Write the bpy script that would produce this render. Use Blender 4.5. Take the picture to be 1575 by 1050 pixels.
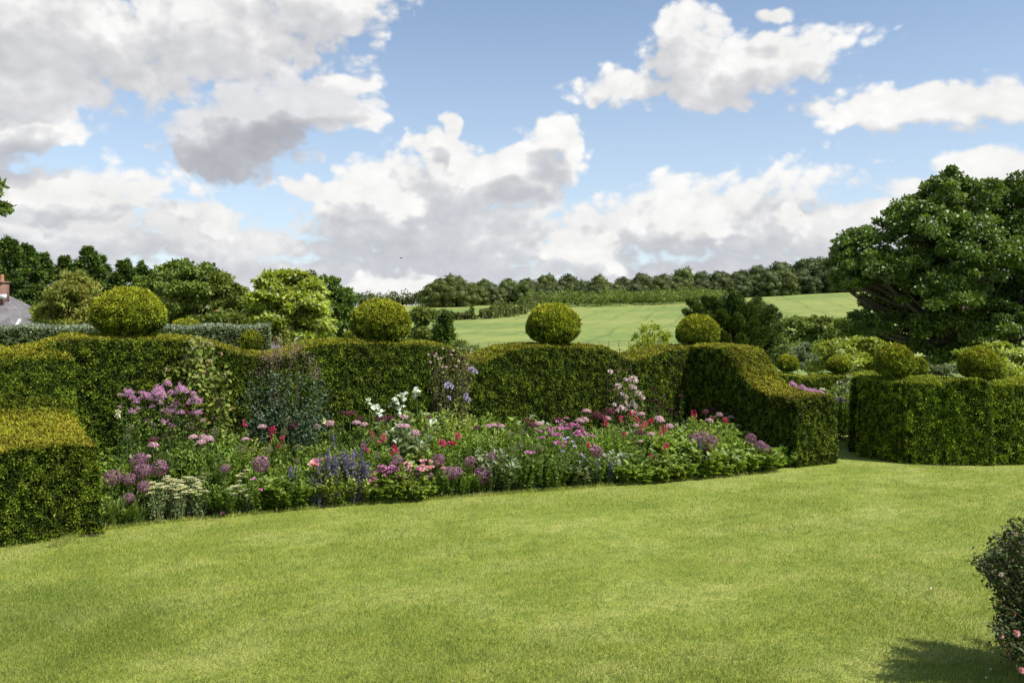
import bpy, math, random
import numpy as np
from math import radians, sin, cos, atan, atan2, pi, sqrt

scene = bpy.context.scene
for _o in list(bpy.data.objects):
    bpy.data.objects.remove(_o)
col = scene.collection

# ------------------------------------------------------------------ camera
EYE = 2.7
FPX = 1312.5
CX, HZ = 787.5, 480.0
cam_d = bpy.data.cameras.new('camera')
cam_d.lens = 30.0
cam_d.sensor_width = 36.0
cam_d.shift_y = -45.0 / 1575.0
cam_d.clip_start = 0.1
cam_d.clip_end = 6000.0
cam = bpy.data.objects.new('camera', cam_d)
cam.location = (0, 0, EYE)
cam.rotation_euler = (radians(90), 0, 0)
col.objects.link(cam)
scene.camera = cam

# ------------------------------------------------------------------ exposure
scene.view_settings.view_transform = 'Standard'
scene.view_settings.look = 'None'
scene.view_settings.gamma = 1.0
scene.view_settings.use_curve_mapping = False
scene.view_settings.exposure = 0.55
scene.render.engine = 'CYCLES'
scene.cycles.max_bounces = 6
scene.cycles.diffuse_bounces = 3
scene.cycles.glossy_bounces = 2
scene.cycles.transmission_bounces = 3
scene.cycles.transparent_max_bounces = 4

# ------------------------------------------------------------------ sun
SUN_EL = radians(54)
SUN_AZ = atan2(0.86, -0.42)          # clockwise from +Y
SUN_DIR = (sin(SUN_AZ) * cos(SUN_EL), cos(SUN_AZ) * cos(SUN_EL), sin(SUN_EL))
sun_d = bpy.data.lights.new('sun', 'SUN')
sun_d.energy = 5.0
sun_d.angle = radians(0.53)
sun_d.color = (1.0, 0.955, 0.88)
sun = bpy.data.objects.new('sun', sun_d)
col.objects.link(sun)
from mathutils import Vector
sun.rotation_euler = Vector(SUN_DIR).to_track_quat('Z', 'Y').to_euler()
sun.location = (0, 0, 40)

# ------------------------------------------------------------------ world: blue sky with cumulus
world = bpy.data.worlds.new('World')
scene.world = world
world.use_nodes = True
wt = world.node_tree
wt.nodes.clear()


class G:
    """small helper that writes math nodes"""
    def __init__(s, t): s.t = t
    def n(s, kind, **kw):
        nd = s.t.nodes.new(kind)
        for k, v in kw.items(): setattr(nd, k, v)
        return nd
    def put(s, sock, v):
        if v is None: return
        if isinstance(v, bpy.types.NodeSocket): s.t.links.new(v, sock)
        else: sock.default_value = v
    def m(s, op, a, b=None, c=None, clamp=False):
        nd = s.n('ShaderNodeMath', operation=op, use_clamp=clamp)
        for i, v in enumerate((a, b, c)): s.put(nd.inputs[i], v)
        return nd.outputs[0]
    def v(s, op, a, b=None, scale=None):
        nd = s.n('ShaderNodeVectorMath', operation=op)
        s.put(nd.inputs[0], a)
        if b is not None: s.put(nd.inputs[1], b)
        if scale is not None: s.put(nd.inputs[3], scale)
        return nd.outputs['Value'] if op in ('LENGTH', 'DOT_PRODUCT', 'DISTANCE') else nd.outputs[0]
    def ss(s, x, a, b, lo=0.0, hi=1.0):
        nd = s.n('ShaderNodeMapRange', interpolation_type='SMOOTHSTEP')
        s.put(nd.inputs[0], x)
        for i, q in enumerate((a, b, lo, hi)): s.put(nd.inputs[i + 1], q)
        return nd.outputs[0]
    def mix(s, f, a, b):
        nd = s.n('ShaderNodeMix', data_type='RGBA')
        s.put(nd.inputs[0], f); s.put(nd.inputs[6], a); s.put(nd.inputs[7], b)
        return nd.outputs[2]
    def noise(s, vec, scale, detail, rough=.55, lac=2.0):
        nd = s.n('ShaderNodeTexNoise', noise_dimensions='2D')
        s.put(nd.inputs['Vector'], vec)
        nd.inputs['Scale'].default_value = scale
        nd.inputs['Detail'].default_value = detail
        nd.inputs['Roughness'].default_value = rough
        nd.inputs['Lacunarity'].default_value = lac
        return nd


g = G(wt)
tc = g.n('ShaderNodeTexCoord').outputs['Generated']
sep = g.n('ShaderNodeSeparateXYZ'); g.put(sep.inputs[0], tc)
az = g.m('ARCTAN2', sep.outputs[0], sep.outputs[1])
el = g.m('ARCSINE', sep.outputs[2])
cmb = g.n('ShaderNodeCombineXYZ'); g.put(cmb.inputs[0], az); g.put(cmb.inputs[1], el)
P0 = cmb.outputs[0]


def sky_ae(px, py):
    a = atan((px - CX) / FPX)
    return a, atan((HZ - py) / FPX * cos(a))


def blob(px, py, rx, ry):
    a, e = sky_ae(px, py)
    return (a, e, rx / FPX * cos(a) ** 2, ry / FPX * cos(a))


LAYERS = [
    # far low bank, reaching the horizon
    dict(b=[blob(150, 360, 480, 75), blob(650, 360, 330, 75), blob(1080, 350, 420, 70), blob(1480, 345, 330, 75),
            blob(520, 430, 420, 40), blob(1150, 430, 520, 55), blob(700, 290, 170, 70), blob(1560, 268, 170, 30)],
         k=1.3, dark=(.60, .62, .67, 1), off=.24, nz=1.25, edge=.45),
    # separate cumulus heads
    dict(b=[blob(110, 300, 190, 62), blob(300, 325, 130, 48), blob(20, 200, 100, 62),
            blob(670, 225, 70, 44), blob(690, 190, 30, 34), blob(835, 215, 50, 36), blob(810, 270, 100, 55),
            blob(560, 320, 120, 52), blob(1045, 345, 96, 50), blob(900, 380, 90, 42),
            blob(1215, 340, 40, 30), blob(600, 438, 110, 28), blob(480, 300, 40, 26), blob(1330, 318, 60, 18)],
         k=1.5, dark=(.54, .56, .61, 1), off=0.05, nz=1.05, edge=.34),
    # nearer, higher clouds
    dict(b=[blob(90, 50, 360, 125), blob(350, 40, 260, 110), blob(500, -10, 140, 62), blob(475, 85, 44, 42), blob(0, 110, 150, 85), blob(210, 120, 130, 55),
            blob(1070, 60, 100, 90), blob(1190, 95, 150, 72), blob(950, 130, 120, 40), blob(1090, 150, 90, 46),
            blob(1200, 18, 44, 26), blob(530, 138, 52, 28), blob(525, 190, 56, 34), blob(1450, 165, 250, 46), blob(1560, 165, 150, 62)],
         k=1.15, dark=(.60, .61, .65, 1), off=0.05, nz=1.0, edge=.36),
    # the grey cloud in shade
    dict(b=[blob(370, 225, 135, 66), blob(420, 185, 120, 50), blob(470, 165, 90, 40)],
         k=2.2, dark=(.47, .48, .53, 1), off=0.10, nz=.85, edge=.34, white=(.80, .805, .83, 1)),
]


NZ = []


def density_nodes(offset, smooth=False):
    P = g.v('ADD', P0, (offset[0], offset[1], 0.0)) if any(offset) else P0
    w = g.noise(P, 6.0, 3.0, .55)
    wv = g.v('SUBTRACT', w.outputs['Color'], (.5, .5, .5))
    wv = g.v('MULTIPLY', wv, (.11, .065, 0))
    Q = g.v('ADD', P, wv)
    Ps = g.v('MULTIPLY', P, (1.0, 1.35, 1.0))
    fb = g.noise(g.v('ADD', Ps, (3.1, 7.7, 0)), 9.0, 7.0, .60).outputs['Fac']
    fb = g.m('SUBTRACT', fb, .5)
    # puffy cells: rounded cauliflower heads
    vo = g.n('ShaderNodeTexVoronoi', feature='F1', voronoi_dimensions='2D')
    g.put(vo.inputs['Vector'], g.v('ADD', Ps, g.v('SCALE', wv, scale=.6)))
    vo.inputs['Scale'].default_value = 36.0
    vo.inputs['Detail'].default_value = 1.2
    puff = g.m('SUBTRACT', .42, vo.outputs['Distance'])
    nz = g.m('MULTIPLY_ADD', fb, 1.6, g.m('MULTIPLY', puff, .40))
    NZ.append(nz)
    res = []
    for li, L in enumerate(LAYERS):
        acc = None
        for (a, e, rx, ry) in L['b']:
            nd = g.n('ShaderNodeVectorMath', operation='MULTIPLY_ADD')
            g.put(nd.inputs[0], Q)
            nd.inputs[1].default_value = (1 / rx, 1 / ry, 0)
            nd.inputs[2].default_value = (-a / rx, -e / ry, 0)
            q = g.v('LENGTH', nd.outputs[0])
            acc = q if acc is None else g.m('MINIMUM', acc, q)
        acc = g.m('SUBTRACT', 1.0, acc)
        if li == 0:
            # the rest of the sky, out of the frame
            away = g.ss(g.m('ABSOLUTE', az), .62, .95, -2.2, -.22)
            hi = g.ss(el, .38, .6, -2.2, -.28)
            rest = g.m('MULTIPLY_ADD', g.m('SUBTRACT', w.outputs['Fac'], .5), 1.6, g.m('MAXIMUM', away, hi))
            acc = g.m('MAXIMUM', acc, rest)
        acc = g.m('MINIMUM', acc, .8)
        if smooth:
            res.append(g.m('MULTIPLY_ADD', nz, L['nz'] * .85, g.m('ADD', acc, L['off'])))
        else:
            base = g.m('ADD', acc, L['off'])
            res.append((g.m('MULTIPLY_ADD', nz, L['nz'], base), g.m('MULTIPLY_ADD', nz, L['nz'] * .85, base)))
    return res


D0 = density_nodes((0, 0))
D1 = density_nodes((.014, .036), True)

skyn = g.n('ShaderNodeTexSky', sky_type='NISHITA')
skyn.sun_disc = False
skyn.sun_elevation = SUN_EL
skyn.sun_rotation = SUN_AZ
skyn.altitude = 100
skyn.air_density = 1.0
skyn.dust_density = 0.3
skyn.ozone_density = 1.6
SKY_K = 0.100
CLOUD_K = 0.69
colr = skyn.outputs[0]
colr = g.mix(g.ss(el, .0, .40, .55, .10), colr, (.50 / SKY_K, .585 / SKY_K, .70 / SKY_K, 1))
# thin white veil low down
for li, L in enumerate(LAYERS):
    (d0, s0), d1 = D0[li], D1[li]
    alpha = g.ss(d0, 0.0, L['edge'])
    # deep cloud towards the light leaves this point grey, thin cloud leaves it white
    tau = g.m('MULTIPLY_ADD', g.m('MAXIMUM', d1, 0.0), 1.5, g.m('MULTIPLY_ADD', g.m('SUBTRACT', d1, s0), .55, g.m('MULTIPLY', g.m('SUBTRACT', s0, d0), .35)))
    lit = g.m('EXPONENT', g.m('MULTIPLY', tau, -L['k']), clamp=True)
    if li == 0: lit = g.m('MULTIPLY', lit, g.ss(el, -.02, .17, .40, 1.0))
    cc = g.mix(lit, L['dark'], L.get('white', (.98, .975, .965, 1)))
    cc = g.v('SCALE', cc, scale=g.m('MULTIPLY', g.m('MULTIPLY_ADD', NZ[0], .22, .955), CLOUD_K / SKY_K))
    colr = g.mix(alpha, colr, cc)
bg = g.n('ShaderNodeBackground')
g.put(bg.inputs[0], colr)
bg.inputs[1].default_value = SKY_K
out = g.n('ShaderNodeOutputWorld')
wt.links.new(bg.outputs[0], out.inputs[0])
world.cycles.sampling_method = 'NONE'

# ------------------------------------------------------------------ helpers
rng = np.random.default_rng(7)
random.seed(7)
A = np.array


def px_x(px, D): return (px - CX) / FPX * D
def py_z(py, D): return EYE - (py - HZ) / FPX * D


def _hash(ix, iy, iz, seed):
    h = (ix * 374761393 + iy * 668265263 + iz * 2147483647 + seed * 974711) & 0xffffffff
    h = ((h ^ (h >> 13)) * 1274126177) & 0xffffffff
    h = h ^ (h >> 16)
    return (h & 0xffff) / 65535.0


def vnoise(p, scale, seed=0, octaves=1):
    """value noise in 0..1 for points p (N,3)"""
    tot = np.zeros(len(p)); amp = 1.0; s = 0.0
    for o in range(octaves):
        q = np.asarray(p) * scale * (2 ** o)
        i = np.floor(q).astype(np.int64); f = q - i; f = f * f * (3 - 2 * f)
        r = 0
        for dx in (0, 1):
            for dy in (0, 1):
                for dz in (0, 1):
                    w = (f[:, 0] if dx else 1 - f[:, 0]) * (f[:, 1] if dy else 1 - f[:, 1]) * (f[:, 2] if dz else 1 - f[:, 2])
                    r = r + w * _hash(i[:, 0] + dx, i[:, 1] + dy, i[:, 2] + dz, seed + o)
        tot += amp * r; s += amp; amp *= .5
    return tot / s


def unit(v):
    v = np.asarray(v, float)
    return v / np.maximum(np.linalg.norm(v, axis=-1, keepdims=True), 1e-9)


def rand_unit(n):
    return unit(rng.normal(size=(n, 3)))


class MB:
    """collects faces; build() links them as one mesh object"""
    def __init__(s):
        s.V = []; s.F = []; s.n = 0; s.R = []; s.G = []
    def add(s, V, F, mat=0, rnd=0.5, age=0.0):
        V = np.asarray(V, float).reshape(-1, 3)
        F = np.asarray(F, np.int64)
        if F.ndim == 1: F = F[None]
        s.V.append(V)
        s.R.append(np.broadcast_to(np.asarray(rnd, float), (len(V),)).copy())
        s.G.append(np.broadcast_to(np.asarray(age, float), (len(V),)).copy())
        s.F.append((F + s.n, mat))
        s.n += len(V)
    def build(s, name, mats, parent=None, loc=None, smooth=False):
        me = bpy.data.meshes.new(name)
        V = np.concatenate(s.V)
        nf = sum(len(f) for f, _ in s.F); nl = sum(f.size for f, _ in s.F)
        me.vertices.add(len(V)); me.loops.add(nl); me.polygons.add(nf)
        me.vertices.foreach_set('co', V.astype(np.float32).ravel())
        me.loops.foreach_set('vertex_index', np.concatenate([f.ravel() for f, _ in s.F]).astype(np.int32))
        tot = np.concatenate([np.full(len(f), f.shape[1]) for f, _ in s.F])
        st = np.concatenate([[0], np.cumsum(tot)[:-1]])
        me.polygons.foreach_set('loop_start', st.astype(np.int32))
        me.polygons.foreach_set('material_index', np.concatenate([np.full(len(f), m) for f, m in s.F]).astype(np.int32))
        if smooth: me.polygons.foreach_set('use_smooth', np.ones(nf, bool))
        for nm, arr in (('rnd', s.R), ('age', s.G)):
            at = me.attributes.new(nm, 'FLOAT', 'POINT')
            at.data.foreach_set('value', np.concatenate(arr).astype(np.float32))
        me.update(calc_edges=True)
        if not isinstance(mats, (list, tuple)): mats = [mats]
        for m in mats: me.materials.append(m)
        o = bpy.data.objects.new(name, me)
        col.objects.link(o)
        if parent is not None: o.parent = parent
        if loc is not None: o.location = loc
        return o


def empty(name, loc=(0, 0, 0)):
    o = bpy.data.objects.new(name, None)
    o.empty_display_size = .2
    o.location = loc
    col.objects.link(o)
    return o


def tag(o, label, cat, group=None, kind=None):
    if label: o['label'] = label
    if cat: o['category'] = cat
    if group: o['group'] = group
    if kind: o['kind'] = kind
    return o


def struct(o):
    o['kind'] = 'structure'
    return o


def copy_tree(o, parent=None):
    c = o.copy(); col.objects.link(c)
    if parent is not None: c.parent = parent
    for ch in list(o.children):
        copy_tree(ch, c)
    return c


# ---- shapes
def tube(mb, pts, rad, sides=6, mat=0, rnd=.5, cap=True):
    pts = np.asarray(pts, float); n = len(pts)
    rad = np.broadcast_to(np.asarray(rad, float), (n,))
    T = unit(np.gradient(pts, axis=0))
    ref = A([0, 0, 1.0]) if abs(T[:, 2]).mean() < .9 else A([1.0, 0, 0])
    U = unit(np.cross(T, ref)); W = np.cross(T, U)
    a = np.arange(sides) * 2 * pi / sides
    V = pts[:, None] + rad[:, None, None] * (np.cos(a)[None, :, None] * U[:, None] + np.sin(a)[None, :, None] * W[:, None])
    i = np.arange(n - 1)[:, None] * sides; j = np.arange(sides)[None]; k = (j + 1) % sides
    F = np.stack([i + j, i + k, i + k + sides, i + j + sides], -1).reshape(-1, 4)
    mb.add(V, F, mat, rnd)
    if cap:
        mb.add(V[-1], [list(range(sides))], mat, rnd)
        mb.add(V[0], [list(range(sides))[::-1]], mat, rnd)


def curve(p0, p1, bend, n=5):
    t = np.linspace(0, 1, n)[:, None]
    p0, p1, bend = map(A, (p0, p1, bend))
    return p0 + (p1 - p0) * t + bend * (4 * t * (1 - t))


def box(mb, c, s, mat=0, rz=0.0, rnd=.5):
    x, y, z = [q / 2 for q in s]
    V = A([[-x, -y, -z], [x, -y, -z], [x, y, -z], [-x, y, -z], [-x, -y, z], [x, -y, z], [x, y, z], [-x, y, z]])
    R = A([[cos(rz), -sin(rz), 0], [sin(rz), cos(rz), 0], [0, 0, 1]])
    V = V @ R.T + A(c)
    mb.add(V, [[0, 3, 2, 1], [4, 5, 6, 7], [0, 1, 5, 4], [1, 2, 6, 5], [2, 3, 7, 6], [3, 0, 4, 7]], mat, rnd)


def leaves(mb, P, axis, nrm, L, W, shape='rhomb', mat=0, rnd=None, age=0.0, fold=.25, droop=0.0):
    """one small face (or pair, or strip) per leaf: base at P, pointing along axis, lying across nrm"""
    n = len(P)
    if n == 0: return
    L = np.broadcast_to(np.asarray(L, float), (n,))[:, None]; W = np.broadcast_to(np.asarray(W, float), (n,))[:, None]
    axis = unit(axis); S = unit(np.cross(axis, nrm)); N = np.cross(S, axis)
    if rnd is None: rnd = rng.random(n)
    rnd = np.broadcast_to(np.asarray(rnd, float), (n,)); age = np.broadcast_to(np.asarray(age, float), (n,))
    b = np.arange(n)[:, None]
    def pt(l, w, h): return P + axis * L * l + S * W * w + N * (W * h) - A([0, 0, 1.0]) * L * droop * l * l
    if shape == 'tri':
        V = np.stack([pt(0, -.5, 0), pt(0, .5, 0), pt(1, 0, 0)], 1); F = b * 3 + A([[0, 1, 2]])
    elif shape == 'rhomb':
        V = np.stack([pt(0, 0, 0), pt(.5, .5, fold), pt(1, 0, 0), pt(.5, -.5, fold)], 1); F = b * 4 + A([[0, 1, 2, 3]])
    elif shape == 'oval':
        V = np.stack([pt(0, 0, 0), pt(1, 0, 0), pt(.28, .45, fold), pt(.7, .38, fold), pt(.28, -.45, fold), pt(.7, -.38, fold)], 1)
        F = np.concatenate([b * 6 + A([[0, 2, 3, 1]]), b * 6 + A([[0, 1, 5, 4]])])
    elif shape == 'round':
        V = np.stack([pt(0.1, 0, 0), pt(1, 0, 0), pt(.05, .42, fold), pt(.45, .62, fold * 1.2), pt(.85, .38, fold),
                      pt(.05, -.42, fold), pt(.45, -.62, fold * 1.2), pt(.85, -.38, fold)], 1)
        F = np.concatenate([b * 8 + A([[0, 2, 3, 4]]), b * 8 + A([[0, 7, 6, 5]])])
        F2 = np.concatenate([b * 8 + A([[0, 4, 1]]), b * 8 + A([[0, 1, 7]])])
        V = V.reshape(-1, 3)
        base = mb.n
        mb.add(V, F, mat, np.repeat(rnd, 8), np.repeat(age, 8))
        mb.F.append((F2 + base, mat))
        return
    elif shape == 'strap':
        ls = A([0, .3, .6, .85, 1.0]); ws = A([.35, .5, .42, .25, .02])
        V = np.stack(sum([[pt(l, w, 0), pt(l, -w, 0)] for l, w in zip(ls, ws)], []), 1)
        F = np.concatenate([b * 10 + A([[2 * i, 2 * i + 1, 2 * i + 3, 2 * i + 2]]) for i in range(4)])
    k = V.shape[1]
    mb.add(V.reshape(-1, 3), F, mat, np.repeat(rnd, k), np.repeat(age, k))


def sample_quads(V, Q, density, disp=0.0, nscale=9.0, seed=0, cull=None):
    """random points on quads; returns points, normals"""
    a, b, c, d = (V[Q[:, i]] for i in range(4))
    nr = np.cross(c - a, d - b); ar = np.linalg.norm(nr, axis=1) / 2
    nr = unit(nr)
    dens = np.full(len(Q), float(density))
    if cull is not None:
        view = unit(A([0, 0, EYE]) - (a + b + c + d) / 4)
        dens = np.where((nr * view).sum(1) < -.15, density * cull, density)
    ex = ar * dens
    cnt = np.floor(ex + rng.random(len(ex))).astype(int)
    idx = np.repeat(np.arange(len(Q)), cnt)
    u = rng.random((len(idx), 1)); v = rng.random((len(idx), 1))
    P = (a[idx] * (1 - u) + b[idx] * u) * (1 - v) + (d[idx] * (1 - u) + c[idx] * u) * v
    N = nr[idx]
    if disp:
        P = P + N * ((vnoise(P, nscale, seed, 2) - .5) * 2 * disp)[:, None]
    return P, N


# ---- materials
def new_mat(name):
    m = bpy.data.materials.new(name); m.use_nodes = True
    m.node_tree.nodes.clear()
    return m, G(m.node_tree)


def attr(gg, nm):
    a = gg.n('ShaderNodeAttribute'); a.attribute_name = nm
    return a.outputs['Fac']


def ramp(gg, fac, cols):
    r = gg.n('ShaderNodeValToRGB'); gg.put(r.inputs[0], fac)
    e = r.color_ramp.elements
    while len(e) < len(cols): e.new(.5)
    for i, c in enumerate(cols):
        e[i].position = i / (len(cols) - 1); e[i].color = (*c[:3], 1)
    return r.outputs[0]


def fol_mat(name, cols, age_col=None, trans=.28, rough=.5, patch=1.4, spec=.2, patch_amt=.35):
    m, gg = new_mat(name)
    c = ramp(gg, attr(gg, 'rnd'), cols)
    if age_col is not None: c = gg.mix(attr(gg, 'age'), c, (*age_col, 1))
    geo = gg.n('ShaderNodeNewGeometry')
    nz = gg.noise(geo.outputs['Position'], patch, 3.0); nz.noise_dimensions = '3D'
    h = gg.n('ShaderNodeHueSaturation')
    gg.put(h.inputs['Hue'], gg.m('MULTIPLY_ADD', nz.outputs['Fac'], .05, .475))
    gg.put(h.inputs['Value'], gg.m('MULTIPLY_ADD', nz.outputs['Fac'], patch_amt * 2, 1 - patch_amt))
    h.inputs['Saturation'].default_value = 1.0
    gg.put(h.inputs['Color'], c)
    p = gg.n('ShaderNodeBsdfPrincipled')
    gg.put(p.inputs['Base Color'], h.outputs[0])
    p.inputs['Roughness'].default_value = rough
    p.inputs['Specular IOR Level'].default_value = spec
    t = gg.n('ShaderNodeBsdfTranslucent')
    gg.put(t.inputs[0], gg.v('MULTIPLY', h.outputs[0], (1.25, 1.25, .6)))
    mx = gg.n('ShaderNodeMixShader'); mx.inputs[0].default_value = trans
    gg.t.links.new(p.outputs[0], mx.inputs[1]); gg.t.links.new(t.outputs[0], mx.inputs[2])
    o = gg.n('ShaderNodeOutputMaterial'); gg.t.links.new(mx.outputs[0], o.inputs[0])
    return m


def plain_mat(name, c1, c2, scale=8.0, rough=.8, bump=0.0, metallic=0.0, spec=.3):
    m, gg = new_mat(name)
    geo = gg.n('ShaderNodeTexCoord')
    nz = gg.noise(geo.outputs['Object'], scale, 5.0); nz.noise_dimensions = '3D'
    f = gg.ss(nz.outputs['Fac'], .35, .65)
    p = gg.n('ShaderNodeBsdfPrincipled')
    gg.put(p.inputs['Base Color'], gg.mix(f, (*c1, 1), (*c2, 1)))
    p.inputs['Roughness'].default_value = rough
    p.inputs['Metallic'].default_value = metallic
    p.inputs['Specular IOR Level'].default_value = spec
    if bump:
        b = gg.n('ShaderNodeBump'); b.inputs['Strength'].default_value = bump; b.inputs['Distance'].default_value = .02
        gg.put(b.inputs['Height'], nz.outputs['Fac']); gg.put(p.inputs['Normal'], b.outputs[0])
    o = gg.n('ShaderNodeOutputMaterial'); gg.t.links.new(p.outputs[0], o.inputs[0])
    return m


M = {}
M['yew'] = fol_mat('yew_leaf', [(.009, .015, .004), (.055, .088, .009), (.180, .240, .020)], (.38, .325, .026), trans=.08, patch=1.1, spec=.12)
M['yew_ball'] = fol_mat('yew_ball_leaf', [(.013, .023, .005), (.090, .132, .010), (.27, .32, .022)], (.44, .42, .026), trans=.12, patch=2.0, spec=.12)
M['yew_core'] = plain_mat('yew_core', (.008, .012, .003), (.016, .022, .005), 20, 1.0, spec=0.0)
M['bark'] = plain_mat('bark', (.045, .035, .026), (.10, .085, .065), 14, .9, .8)
M['soil'] = plain_mat('soil', (.022, .015, .010), (.050, .036, .025), 22, .95, .9)
M['stem'] = fol_mat('stem_green', [(.05, .09, .03), (.10, .15, .05)], trans=.05)
M['rust'] = plain_mat('rusty_iron', (.055, .03, .018), (.11, .06, .035), 40, .85, .4)

# ------------------------------------------------------------------ terrain
YT = A([-80, 0, 19, 27, 38, 60, 110, 150, 300, 480, 560, 900, 2600.])
ZL = A([0, 0, 0, -.3, -1.6, -3., -4.2, -4.0, -2.5, 4.5, 6.0, 6.5, -2.])    # towards px 500 and left
ZM = A([0, 0, 0, -.3, -1.6, -3., -4.0, -3.4, .2, 7.4, 9.5, 11., 0.])       # px 1000
ZR = A([0, 0, 0, -.3, -1.6, -3., -4.0, -3.2, 3.5, 13., 17., 20., 5.])      # px 1300


def zt(x, y):
    x = np.asarray(x, float); y = np.asarray(y, float)
    px = CX + FPX * x / np.maximum(y, 20)
    w1 = np.clip((px - 450) / 550, 0, 1); w2 = np.clip((px - 1000) / 300, 0, 1.6)
    a, b, c = (np.interp(y, YT, q) for q in (ZL, ZM, ZR))
    z = a + (b - a) * w1 + (c - b) * w2
    p = np.stack([x, y, 0 * x], -1).reshape(-1, 3)
    amp = np.clip((y - 120) / 400, 0, 1) * 1.2
    return z + (vnoise(p, .006, 3, 2).reshape(x.shape) - .5) * amp


def grid(xs, ys, zf):
    X, Y = np.meshgrid(xs, ys)
    V = np.stack([X, Y, zf(X, Y)], -1).reshape(-1, 3)
    nx, ny = len(xs), len(ys)
    i = np.arange(ny - 1)[:, None] * nx + np.arange(nx - 1)[None]
    F = np.stack([i, i + 1, i + nx + 1, i + nx], -1).reshape(-1, 4)
    return V, F


# field material: young corn, with faint tramlines and a few thin patches
m, gg = new_mat('crop_field')
geo = gg.n('ShaderNodeNewGeometry').outputs['Position']
big = gg.noise(geo, .02, 4.0); big.noise_dimensions = '3D'
fine = gg.noise(gg.v('MULTIPLY', geo, (1, .35, 1)), .35, 5.0); fine.noise_dimensions = '3D'
c = ramp(gg, gg.ss(big.outputs['Fac'], .36, .64), [(.125, .180, .048), (.170, .215, .055), (.215, .240, .070)])
c = gg.mix(gg.m('MULTIPLY', gg.ss(fine.outputs['Fac'], .4, .7), .6), c, (.23, .26, .075, 1))
wv = gg.n('ShaderNodeTexWave', wave_type='BANDS', bands_direction='DIAGONAL')
wd = gg.v('ADD', gg.v('MULTIPLY', geo, (.05, -.012, 0)), gg.v('SCALE', big.outputs['Color'], scale=.25))
gg.put(wv.inputs['Vector'], wd); wv.inputs['Scale'].default_value = 1.0; wv.inputs['Distortion'].default_value = .5
ln = gg.ss(wv.outputs['Fac'], .955, 1.0, 0.0, .5)
c = gg.mix(ln, c, (.09, .13, .04, 1))
rd = gg.noise(gg.v('MULTIPLY', geo, (1, .3, 1)), .09, 5.0); rd.noise_dimensions = '3D'
c = gg.mix(gg.m('MULTIPLY', gg.ss(rd.outputs['Fac'], .66, .74), .35), c, (.22, .13, .07, 1))
p = gg.n('ShaderNodeBsdfPrincipled'); gg.put(p.inputs['Base Color'], c); p.inputs['Roughness'].default_value = .9
p.inputs['Specular IOR Level'].default_value = .1
o = gg.n('ShaderNodeOutputMaterial'); gg.t.links.new(p.outputs[0], o.inputs[0])
M['field'] = m

ys = np.concatenate([[-80, -20], np.linspace(0, 40, 21), np.linspace(44, 160, 30), np.linspace(170, 600, 50), np.linspace(640, 2600, 18)])
xs = np.concatenate([np.linspace(-2200, -320, 16), np.linspace(-300, 400, 141), np.linspace(430, 2200, 16)])
V, F = grid(xs, ys, lambda X, Y: zt(X, Y) - .03)
mb = MB(); mb.add(V, F)
struct(mb.build('ground', M['field'], smooth=True))

# lawn colours, shared by the turf below and the blades on it
def lawn_colour(gg, P):
    def nz(sc, vec, det=4.0):
        q = gg.noise(vec, sc, det); q.noise_dimensions = '3D'; return q.outputs['Fac']
    rot = gg.n('ShaderNodeVectorRotate', rotation_type='Z_AXIS'); gg.put(rot.inputs[0], P); rot.inputs['Angle'].default_value = radians(-22)
    st = gg.v('MULTIPLY', rot.outputs[0], (.75, 1.0, 1.0))
    a = gg.ss(nz(1.1, st), .33, .68)
    b = gg.ss(nz(5.5, st, 5.0), .30, .72)
    c = ramp(gg, a, [(.238, .285, .044), (.298, .340, .062), (.362, .388, .100)])
    c = gg.mix(gg.m('MULTIPLY', gg.ss(b, .55, 0.0), .45), c, (.15, .22, .035, 1))
    sm = nz(13.0, P, 3.0)
    c = gg.mix(gg.m('MULTIPLY', gg.ss(sm, .52, .30), .30), c, (.13, .19, .03, 1))
    dry = gg.ss(nz(2.6, gg.v('ADD', st, (9, 4, 0))), .60, .74)
    c = gg.mix(gg.m('MULTIPLY', dry, .26), c, (.44, .36, .16, 1))
    # mown bands
    wv = gg.n('ShaderNodeTexWave', wave_type='BANDS', bands_direction='Y', wave_profile='SIN')
    gg.put(wv.inputs['Vector'], rot.outputs[0]); wv.inputs['Scale'].default_value = .32; wv.inputs['Distortion'].default_value = 1.2
    c = gg.mix(gg.m('MULTIPLY', gg.ss(wv.outputs['Fac'], .35, .65), .16), c, (.17, .24, .04, 1))
    # darker green corner at the left front
    d = gg.v('LENGTH', gg.v('MULTIPLY', gg.v('SUBTRACT', P, (-4.6, 7.4, 0)), (.55, .75, 0)))
    n2 = gg.m('ADD', d, gg.m('MULTIPLY', gg.m('SUBTRACT', nz(1.4, P), .5), 1.6))
    c = gg.mix(gg.ss(n2, 1.15, .35, 0, .55), c, (.115, .17, .022, 1))
    return c


m, gg = new_mat('lawn_turf')
geo = gg.n('ShaderNodeNewGeometry').outputs['Position']
c = lawn_colour(gg, geo)
q = gg.noise(geo, 60, 4.0, .7); q.noise_dimensions = '3D'
c = gg.mix(gg.m('MULTIPLY', gg.ss(q.outputs['Fac'], .62, .35), .65), c, (.045, .070, .012, 1))
p = gg.n('ShaderNodeBsdfPrincipled'); gg.put(p.inputs['Base Color'], c); p.inputs['Roughness'].default_value = .9
p.inputs['Specular IOR Level'].default_value = .15
bp = gg.n('ShaderNodeBump'); bp.inputs['Strength'].default_value = .8; bp.inputs['Distance'].default_value = .02
gg.put(bp.inputs['Height'], q.outputs['Fac']); gg.put(p.inputs['Normal'], bp.outputs[0])
o = gg.n('ShaderNodeOutputMaterial'); gg.t.links.new(p.outputs[0], o.inputs[0])
M['turf'] = m

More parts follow.
